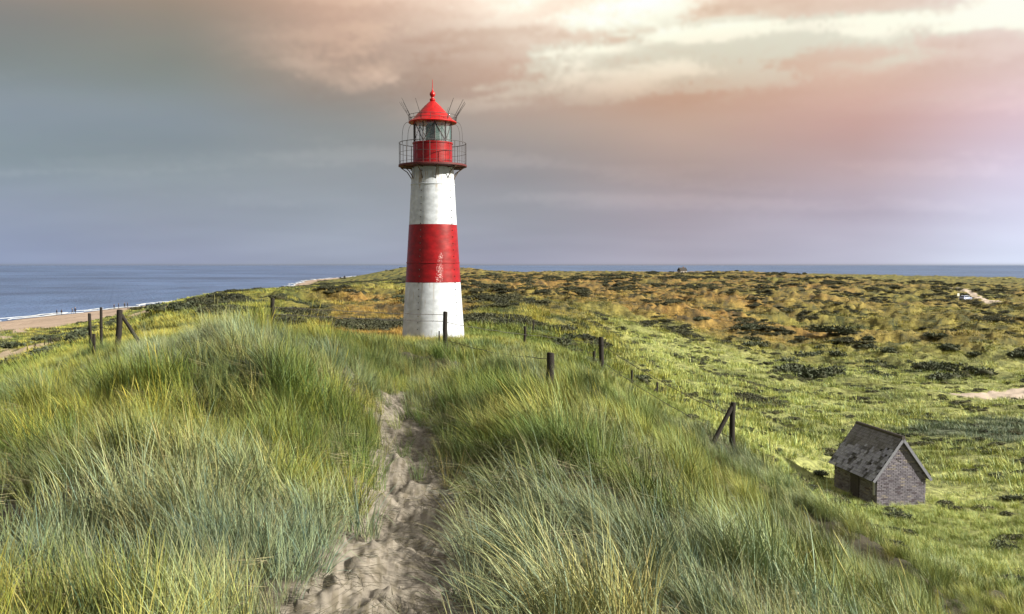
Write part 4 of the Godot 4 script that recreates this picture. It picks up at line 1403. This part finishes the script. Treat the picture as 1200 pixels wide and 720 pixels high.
func build_shrubs() -> void:
	var leaf := foliage(0.25, 0.7)
	var meshes := []
	for k in 4: meshes.append(shrub_mesh(100 + k, leaf, 420, 0.55))
	var leaf1 := foliage(0.25, 0.7)
	leaf1.albedo_color = lin(0.075, 0.092, 0.060)
	var singles := []
	for k in 4: singles.append(shrub_mesh(100 + k, leaf1, 420, 0.55))
	# ones that stand out singly: x, z, size, label, group
	var spots := []
	var r := RandomNumberGenerator.new()
	r.seed = 5
	var zones := [
		["low dark shrub on the green valley floor", "shrubs round the hut", 12.0, 34.0, -72.0, -34.0, 60, 0.22, 0.55, "to the brick hut", HUT],
		["rounded dark bush on the slope above the beach", "bushes above the beach", -88.0, -46.0, -150.0, -85.0, 36, 0.8, 1.7, "to the fence end", Vector3(-11, 0, -27)],
		["dark shrub on the green slope on the right", "shrubs on the lighthouse slope", 1.0, 22.0, -92.0, -40.0, 46, 0.28, 0.8, "to the lighthouse", TOWER],
		["dark clipped shrub in the hollow on the left", "shrubs left of the lighthouse", -34.0, -7.0, -120.0, -52.0, 34, 0.6, 1.3, "to the lighthouse", TOWER],
		["broad dark heath shrub on the right valley plain", "heath shrubs on the plain", 28.0, 70.0, -165.0, -92.0, 70, 0.8, 2.0, "to the pale sand clearing", Vector3(45, 0, -86)]]
	for q in zones:
		var batch := []
		var made := 0
		var tries := 0
		while made < q[6] and tries < 4000:
			tries += 1
			var x := r.randf_range(q[2], q[3])
			var z := r.randf_range(q[4], q[5])
			if absf(x / -z) > 0.57 or sand_at(x, z) != 0 or near_built(x, z, 1.0): continue
			if n_patch.get_noise_2d(x * 5.0 + 50, z * 3.0) < 0.10: continue
			var o := MeshInstance3D.new()
			o.mesh = singles[r.randi() % 4]
			o.name = numbered("heath_shrub")
			add_child(o)
			var s := r.randf_range(q[7], q[8])
			o.position = Vector3(x, ground_y(x, z) - 0.06 * s, z)
			o.rotation.y = r.randf() * TAU
			o.scale = Vector3(s * r.randf_range(1.0, 1.6), s * r.randf_range(0.7, 1.0), s)
			tag(o, q[0], "shrub", q[1])
			batch.append(o)
			made += 1
		name_by_nearness(batch, q[9], q[10], q[0])
	# the heath beyond count
	var xf := [[], [], [], []]
	var cs := [[], [], [], []]
	var tries := 0
	var n := 0
	while tries < 90000:
		tries += 1
		var d := 1.0 / lerpf(1.0 / 48.0, 1.0 / 1050.0, r.randf())
		if r.randf() < 0.45: d = lerpf(90.0, 600.0, r.randf())
		var az := r.randf_range(-0.62, 0.62)
		var x := sin(az) * d
		var z := -cos(az) * d
		var c := n_patch.get_noise_2d(x * 1.15 + 200, z * 0.7) + 0.5 * n_clump.get_noise_2d(x * 0.16, z * 0.10)
		var limit := 0.30 - 0.08 * smooth(90, 160, d) + 0.4 * valley(x, z)
		if x / d < -0.05 and d < 160: limit += 0.12
		if x < -40 and z < -150 and z > -420: limit += 0.12
		if c < limit or sand_at(x, z) != 0 or near_built(x, z, 0.6): continue
		var y := ground_y(x, z)
		if y < 0.8: continue
		var s := r.randf_range(0.25, 0.75) * (1.0 + 1.5 * smooth(70, 500, d))
		var k := r.randi() % 4
		var bs := Basis(Vector3.UP, r.randf() * TAU).scaled(Vector3(s * r.randf_range(1.0, 1.8), s * r.randf_range(0.6, 1.15), s))
		xf[k].append(Transform3D(bs, Vector3(x, y - 0.05 * s, z)))
		cs[k].append(shrub_color(r))
		n += 1
	# small dark cushions through the valley grass
	for q in 5200:
		var d := sqrt(lerpf(26.0 * 26.0, 120.0 * 120.0, r.randf()))
		var az := r.randf_range(0.06, 0.62)
		var x := sin(az) * d
		var z := -cos(az) * d
		if n_patch.get_noise_2d(x * 3.5 + 90, z * 2.4) + 0.4 * n_clump.get_noise_2d(x * 0.5, z * 0.4) < 0.17: continue
		if d < 36.0 and x < 9.0: continue
		if sand_at(x, z) != 0 or near_built(x, z, 0.4): continue
		var s := r.randf_range(0.16, 0.42)
		var k := r.randi() % 4
		xf[k].append(Transform3D(Basis(Vector3.UP, r.randf() * TAU).scaled(Vector3(s * r.randf_range(1.0, 1.7), s, s)), Vector3(x, ground_y(x, z), z)))
		cs[k].append(shrub_color(r) * 1.3)
		n += 1
	var h := Node3D.new()
	h.name = "heath"
	add_child(h)
	tag(h, "dark low heath scrub scattered over the far dunes", "heath", "", "stuff")
	for k in 4: multi("scrub", meshes[k], xf[k], cs[k], h)

func ordinal(n: int) -> String:
	var end := "th"
	if n % 100 < 11 or n % 100 > 13: end = ["th", "st", "nd", "rd", "th", "th", "th", "th", "th", "th"][n % 10]
	return str(n) + end + " "

func name_by_nearness(batch: Array, mark: String, at: Vector3, what: String) -> void:
	batch.sort_custom(func(a, b): return Vector2(a.position.x - at.x, a.position.z - at.z).length() < Vector2(b.position.x - at.x, b.position.z - at.z).length())
	for k in batch.size():
		batch[k].set_meta("label", what + ", " + ("" if k == 0 else ordinal(k + 1)) + "nearest " + mark)

func shrub_color(r: RandomNumberGenerator) -> Color:
	return Color(0.048, 0.056, 0.042).lerp(Color(0.10, 0.105, 0.062), r.randf())

# ---------------------------------------------------------------- grass
func tuft_mesh(s: int, m: Material, blades: int, spread: float, lo: float, hi: float, width: float, lean: float, droop: float, segs: int, heads := 0) -> ArrayMesh:
	var r := RandomNumberGenerator.new()
	r.seed = s
	var b := MB.new()
	var wind := Vector3(-1, 0, 0.12)
	for k in blades:
		var ang := r.randf() * TAU
		var rad := spread * sqrt(r.randf())
		var root := Vector3(cos(ang) * rad, -0.04, sin(ang) * rad)
		var out := Vector3(cos(ang + r.randfn() * 0.7), 0, sin(ang + r.randfn() * 0.7))
		var side := (out * r.randf_range(0.15, 1.05) + wind * lean * r.randf_range(0.6, 1.3)).limit_length(1.6)
		var amount := side.length()
		var dir := side.normalized()
		var len := r.randf_range(lo, hi)
		var a0 := 0.10 + 0.35 * amount * r.randf_range(0.6, 1.2)
		var a1 := droop * (0.35 + amount * 0.9) * r.randf_range(0.5, 1.3)
		var w0 := width * r.randf_range(0.7, 1.2)
		var flat := (dir.cross(Vector3.UP) * cos(r.randfn() * 0.7) + dir * sin(r.randfn() * 0.7)).normalized()
		var dry := r.randf()
		var tone := r.randf_range(0.62, 1.0)
		b.col = Color(tone * 0.88, tone * 0.92, tone * 0.8)
		if dry > 0.8: b.col = Color(tone, tone * 0.90, tone * 0.78)
		elif dry < 0.25: b.col = Color(tone * 0.60, tone * 0.76, tone * 0.95)
		# some leaves are snapped over part way up
		var snap := r.randf_range(0.35, 0.8) if r.randf() < 0.09 and segs > 3 else 9.0
		var p := root
		var base := b.v.size()
		for q in segs + 1:
			var t := float(q) / segs
			var an := minf(a0 + a1 * pow(t, 1.4), 2.3) + (1.3 if t > snap else 0.0)
			var d := dir * sin(an) + Vector3.UP * cos(an)
			var nn := flat.cross(d).normalized()
			var hw := w0 * 0.5 * (1.0 - t * t * 0.92)
			if q < segs:
				b.vert(p - flat * hw, nn); b.vert(p + flat * hw, nn)
			else:
				b.vert(p, nn)
			p += d * len / segs
		for q in segs - 1:
			var i0 := base + q * 2
			b.i.append_array(PackedInt32Array([i0, i0 + 2, i0 + 3, i0, i0 + 3, i0 + 1]))
		var i1 := base + (segs - 1) * 2
		b.i.append_array(PackedInt32Array([i1, i1 + 2, i1 + 1]))
	# flowering stalks: a pale stem with a narrow spike
	for k in heads:
		var tone := r.randf_range(0.75, 1.0)
		b.col = Color(tone, tone * 0.88, tone * 0.66)
		var foot := Vector3(r.randf_range(-0.5, 0.5), 0, r.randf_range(-0.5, 0.5)) * spread
		var go := (wind * lean * r.randf_range(0.25, 0.5) + Vector3(r.randfn() * 0.1, 1, r.randfn() * 0.1)).normalized()
		var bow := go + wind * 0.12
		var len := hi * r.randf_range(1.0, 1.2)
		b.tube([foot, foot + go * len * 0.5, foot + (go * 0.55 + bow * 0.45) * len], [0.0022, 0.002, 0.0018], 3, false)
		var q := foot + (go * 0.55 + bow * 0.45) * len
		b.tube([q, q + bow * 0.05, q + bow * 0.11, q + bow * 0.16], [0.002, 0.0048, 0.004, 0.001], 5, false)
	return b.mesh(m)

func grass_color(x: float, z: float, r: RandomNumberGenerator) -> Color:
	# marram: blue-green young leaves, yellow-green full ones, straw where it has died back
	var p := n_patch.get_noise_2d(x * 6.0, z * 6.0) + r.randfn() * 0.26 - 0.04
	var g := Color(0.145, 0.21, 0.055)
	var yl := Color(0.40, 0.40, 0.080)
	var blue := Color(0.32, 0.385, 0.31)
	var c := g.lerp(yl, smooth(-0.15, 0.30, p))
	var young_hazed := n_patch.get_noise_2d(x * 3.0 + 80, z * 3.0) + 0.3 * smooth(12.0, 5.0, -z) * smooth(-3.5, 0.0, x) + r.randfn() * 0.12  # besides blue-green leaves, a bluish haze is painted into the near right grass
	c = c.lerp(blue, 0.6 * smooth(0.05, 0.45, young_hazed))
	if r.randf() < 0.06: c = c.lerp(Color(0.46, 0.36, 0.15), 0.6)
	return c

func build_grass() -> void:
	var m := foliage(0.25, 0.5)
	var sets := {}
	sets["up"] = []; sets["lean"] = []; sets["mid"] = []; sets["far"] = []; sets["turf"] = []
	for k in 6:
		sets["up"].append(tuft_mesh(200 + k, m, 60, 0.15, 0.28, 0.70, 0.0065, 0.30, 0.75, 5, 2 if k == 5 else 0))
		sets["lean"].append(tuft_mesh(300 + k, m, 60, 0.15, 0.34, 0.80, 0.0065, 0.95, 0.70, 5, 2 if k == 5 else 0))
	for k in 4:
		sets["mid"].append(tuft_mesh(400 + k, m, 44, 0.22, 0.25, 0.55, 0.014, 0.6, 0.8, 3))
		sets["far"].append(tuft_mesh(500 + k, m, 46, 0.45, 0.14, 0.36, 0.020, 0.5, 0.9, 2))
		sets["turf"].append(tuft_mesh(600 + k, m, 40, 1.0, 0.14, 0.34, 0.05, 0.5, 0.9, 2))
	var xf := {}
	var cs := {}
	for s in sets:
		xf[s] = []; cs[s] = []
		for k in sets[s].size():
			xf[s].append([]); cs[s].append([])
	var r := RandomNumberGenerator.new()
	r.seed = 9
	# rings of ground: near radius, far radius, tufts per square metre, half angle
	var count := 0
	for band in [[2.4, 12.0, 3.3, 0.64], [12.0, 22.0, 2.9, 0.60], [22.0, 36.0, 2.3, 0.60]]:
		# tussocks: a dome of tufts that lean away from its middle, dark gaps between one and the next
		var area: float = band[3] * (band[1] * band[1] - band[0] * band[0])
		for q in int(area * band[2]):
			var d := sqrt(lerpf(band[0] * band[0], band[1] * band[1], r.randf()))
			var az := r.randf_range(-band[3], band[3])
			var cx := sin(az) * d
			var cz := -cos(az) * d
			var cl := n_clump.get_noise_2d(cx * 0.40, cz * 0.40) + 0.3 * r.randfn()
			var full := clampf(0.86 + cl * 0.42, 0.55, 1.15)
			var rad := 0.34 * full * r.randf_range(0.75, 1.3)
			var tone := grass_color(cx, cz, r).lerp(Color(0.50, 0.56, 0.21), 0.55 * flank_sunlight(cx, cz)) * r.randf_range(0.42, 1.2)  # right flank tussocks get sunlit brightness as colour
			var right := smooth(-1.0, 1.2, cx + cz * 0.06 + 0.6)
			for e in int((13.0 if d < 22.0 else 9.0) * full):
				var o := Vector2.from_angle(r.randf() * TAU) * rad * sqrt(r.randf())
				var x := cx + o.x
				var z := cz + o.y
				var k := sand_at(x, z)
				if k != 0 and not (k == 1 and r.randf() < 0.06): continue
				if near_built(x, z, 0.12): continue
				var edge := path_m(x, z)
				if edge < 0.72 and x > -0.42 + z * 0.075 and r.randf() < 0.8: continue
				var out := o.length() / rad
				var size := full * (1.06 - 0.35 * out) * r.randf_range(0.8, 1.15)
				var pm := path_m(x, z)
				if pm < 1.0: size *= 0.6 + 0.4 * pm
				var set_ := "mid"
				if d < 26.0: set_ = "lean" if r.randf() < 0.10 + 0.80 * right - 0.35 * smooth(7.0, 4.0, d) else "up"
				var v := r.randi() % mini((sets[set_] as Array).size(), 5)
				if set_ != "mid" and r.randf() < 0.02: v = 5
				if z > -4.6 and v == 5: v = 0
				var tip := Basis(Vector3(o.y, 0, -o.x).normalized() if out > 0.01 else Vector3.RIGHT, -0.42 * out)
				var bs := (tip * Basis(Vector3.UP, r.randfn() * (0.45 if set_ == "lean" else 1.1))).scaled(Vector3(size, size * r.randf_range(0.85, 1.15), size))
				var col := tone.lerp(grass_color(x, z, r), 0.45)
				col = col.lerp(cover_color(x, z) * 1.4, (1.0 - marram(x, z)) * 0.6)
				col.a = 1
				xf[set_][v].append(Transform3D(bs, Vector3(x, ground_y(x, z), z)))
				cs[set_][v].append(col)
				count += 1
	# two big dark tussocks: beside the path end left of the tower, and behind the broken fence end
	for q in [[-2.95, -21.5, 0.55, 70, 1.35], [-2.5, -20.6, 0.35, 30, 1.1], [-12.6, -28.5, 0.7, 60, 1.2]]:
		for e in q[3]:
			var o: Vector2 = Vector2.from_angle(r.randf() * TAU) * q[2] * sqrt(r.randf())
			var x: float = q[0] + o.x
			var z: float = q[1] + o.y
			var out: float = o.length() / q[2]
			var size: float = q[4] * (1.05 - 0.4 * out) * r.randf_range(0.8, 1.15)
			var bs := (Basis(Vector3(o.y, 0, -o.x).normalized(), -0.5 * out) * Basis(Vector3.UP, r.randfn())).scaled(Vector3.ONE * size)
			var v := r.randi() % 5
			xf["up"][v].append(Transform3D(bs, Vector3(x, ground_y(x, z), z)))
			cs["up"][v].append(Color(0.10, 0.14, 0.06).lerp(Color(0.22, 0.26, 0.09), r.randf()))
	for band in [[2.4, 12.0, 20.0, 0.64], [12.0, 30.0, 14.0, 0.60], [30.0, 50.0, 14.0, 0.60], [50.0, 80.0, 6.0, 0.60], [80.0, 140.0, 2.6, 0.6], [140.0, 260.0, 0.9, 0.6], [260.0, 560.0, 0.3, 0.6]]:
		var area: float = band[3] * (band[1] * band[1] - band[0] * band[0])
		for q in int(area * band[2]):
			var d := sqrt(lerpf(band[0] * band[0], band[1] * band[1], r.randf()))
			var az := r.randf_range(-band[3], band[3])
			var x := sin(az) * d
			var z := -cos(az) * d
			var k := sand_at(x, z)
			if k != 0 and not (k == 1 and r.randf() < 0.03): continue
			if near_built(x, z, 0.12): continue
			var y := ground_y(x, z)
			if y < 0.7: continue
			var set_ := "turf"
			var size := 1.0
			var col: Color
			if d < 50.0:
				# tussocks: tall full crowns between thin low hollows
				var cl := n_clump.get_noise_2d(x * 0.40, z * 0.40) + 0.45 * n_clump.get_noise_2d(x * 1.9 + 30, z * 1.9)
				size = clampf(0.62 - cl * 0.35, 0.42, 0.85) * r.randf_range(0.7, 1.2)
				var pd := path_d(x, z)
				if pd < 2.2: size *= 0.62 + 0.17 * pd
				if d < 26.0:
					var right := smooth(-1.0, 1.2, x + z * 0.06 + 0.6)
					set_ = "lean" if r.randf() < 0.12 + 0.76 * right - 0.3 * smooth(7.0, 4.0, d) else "up"
				else:
					set_ = "mid"
				# low old growth under and between the tussocks
				col = grass_color(x, z, r).lerp(Color(0.17, 0.16, 0.09), 0.4)
				col = col.lerp(cover_color(x, z) * 1.5, (1.0 - marram(x, z)) * 0.9)
			else:
				set_ = "far" if d < 140.0 else "turf"
				size = r.randf_range(0.6, 1.25) * (1.0 - 0.35 * ochre(x, z))
				if n_patch.get_noise_2d(x * 2.2, z * 2.2) < -0.22: size *= 0.6
				# lumpy pasture: fuller paler tussocks, darker low growth between
				var lump := n_clump.get_noise_2d(x * 0.45, z * 0.45) + 0.5 * n_clump.get_noise_2d(x * 1.3, z * 1.3)
				size *= clampf(0.95 + lump * 1.3, 0.35, 1.7)
				col = cover_color(x, z) * r.randf_range(0.9, 1.55)
				if lump < -0.04: col = col.lerp(Color(0.075, 0.11, 0.07), 0.8)
			col.a = 1
			var v := r.randi() % mini((sets[set_] as Array).size(), 5)
			var bs := Basis(Vector3.UP, r.randfn() * (0.45 if set_ == "lean" else 1.1)).scaled(Vector3(size, size * r.randf_range(0.85, 1.15), size))
			xf[set_][v].append(Transform3D(bs, Vector3(x, y, z)))
			cs[set_][v].append(col)
			count += 1
	# dry stalks and leaf litter blown onto the path
	var lm := mat(Color(1, 1, 1), 0.85, true)
	var litter := tuft_mesh(777, lm, 9, 0.16, 0.05, 0.22, 0.006, 0.2, 0.1, 2)
	var lx := []
	var lc := []
	for q in 1500:
		var z := -r.randf_range(3.0, 17.0)
		var x := -0.05 * -z - 0.4 + r.randf_range(-1.3, 1.3)
		if sand_at(x, z) != 1: continue
		var flat := Basis(Vector3.UP, r.randf() * TAU) * Basis(Vector3.RIGHT, 1.35 + r.randf() * 0.3)
		lx.append(Transform3D(flat.scaled(Vector3(1, 0.35, 1)), Vector3(x, ground_y(x, z) + 0.03, z)))
		lc.append(Color(0.07, 0.06, 0.045).lerp(Color(0.22, 0.19, 0.13), r.randf() * r.randf()))
	# matted dead leaves under the near tussocks
	var thatch := tuft_mesh(778, lm, 14, 0.2, 0.12, 0.34, 0.007, 0.2, 0.3, 2)
	var tx := []
	var tc := []
	for q in 2600:
		var d := sqrt(lerpf(6.0, 190.0, r.randf()))
		var az := r.randf_range(-0.62, 0.62)
		var x := sin(az) * d
		var z := -cos(az) * d
		if sand_at(x, z) != 0: continue
		var flat := Basis(Vector3.UP, r.randf() * TAU) * Basis(Vector3.RIGHT, 1.15 + r.randf() * 0.4)
		tx.append(Transform3D(flat.scaled(Vector3(1, 0.6, 1)), Vector3(x, ground_y(x, z) + 0.05, z)))
		tc.append(Color(0.12, 0.105, 0.075).lerp(Color(0.36, 0.31, 0.20), r.randf() * r.randf()))
	var ln := Node3D.new()
	ln.name = "leaf_litter"
	add_child(ln)
	tag(ln, "dry stalks and dead leaf litter on the path and under the grass", "litter", "", "stuff")
	multi("stalks", litter, lx, lc, ln)
	multi("dead_leaves", thatch, tx, tc, ln)
	var gn := Node3D.new()
	gn.name = "marram_grass"
	add_child(gn)
	tag(gn, "tall wind bent marram grass over the near dunes", "grass", "", "stuff")
	var tn := Node3D.new()
	tn.name = "turf_grass"
	add_child(tn)
	tag(tn, "short green and brown grass over the valley and far dunes", "grass", "", "stuff")
	for s in sets:
		for k in sets[s].size():
			multi("tufts", sets[s][k], xf[s][k], cs[s][k], gn if s in ["up", "lean", "mid"] else tn)
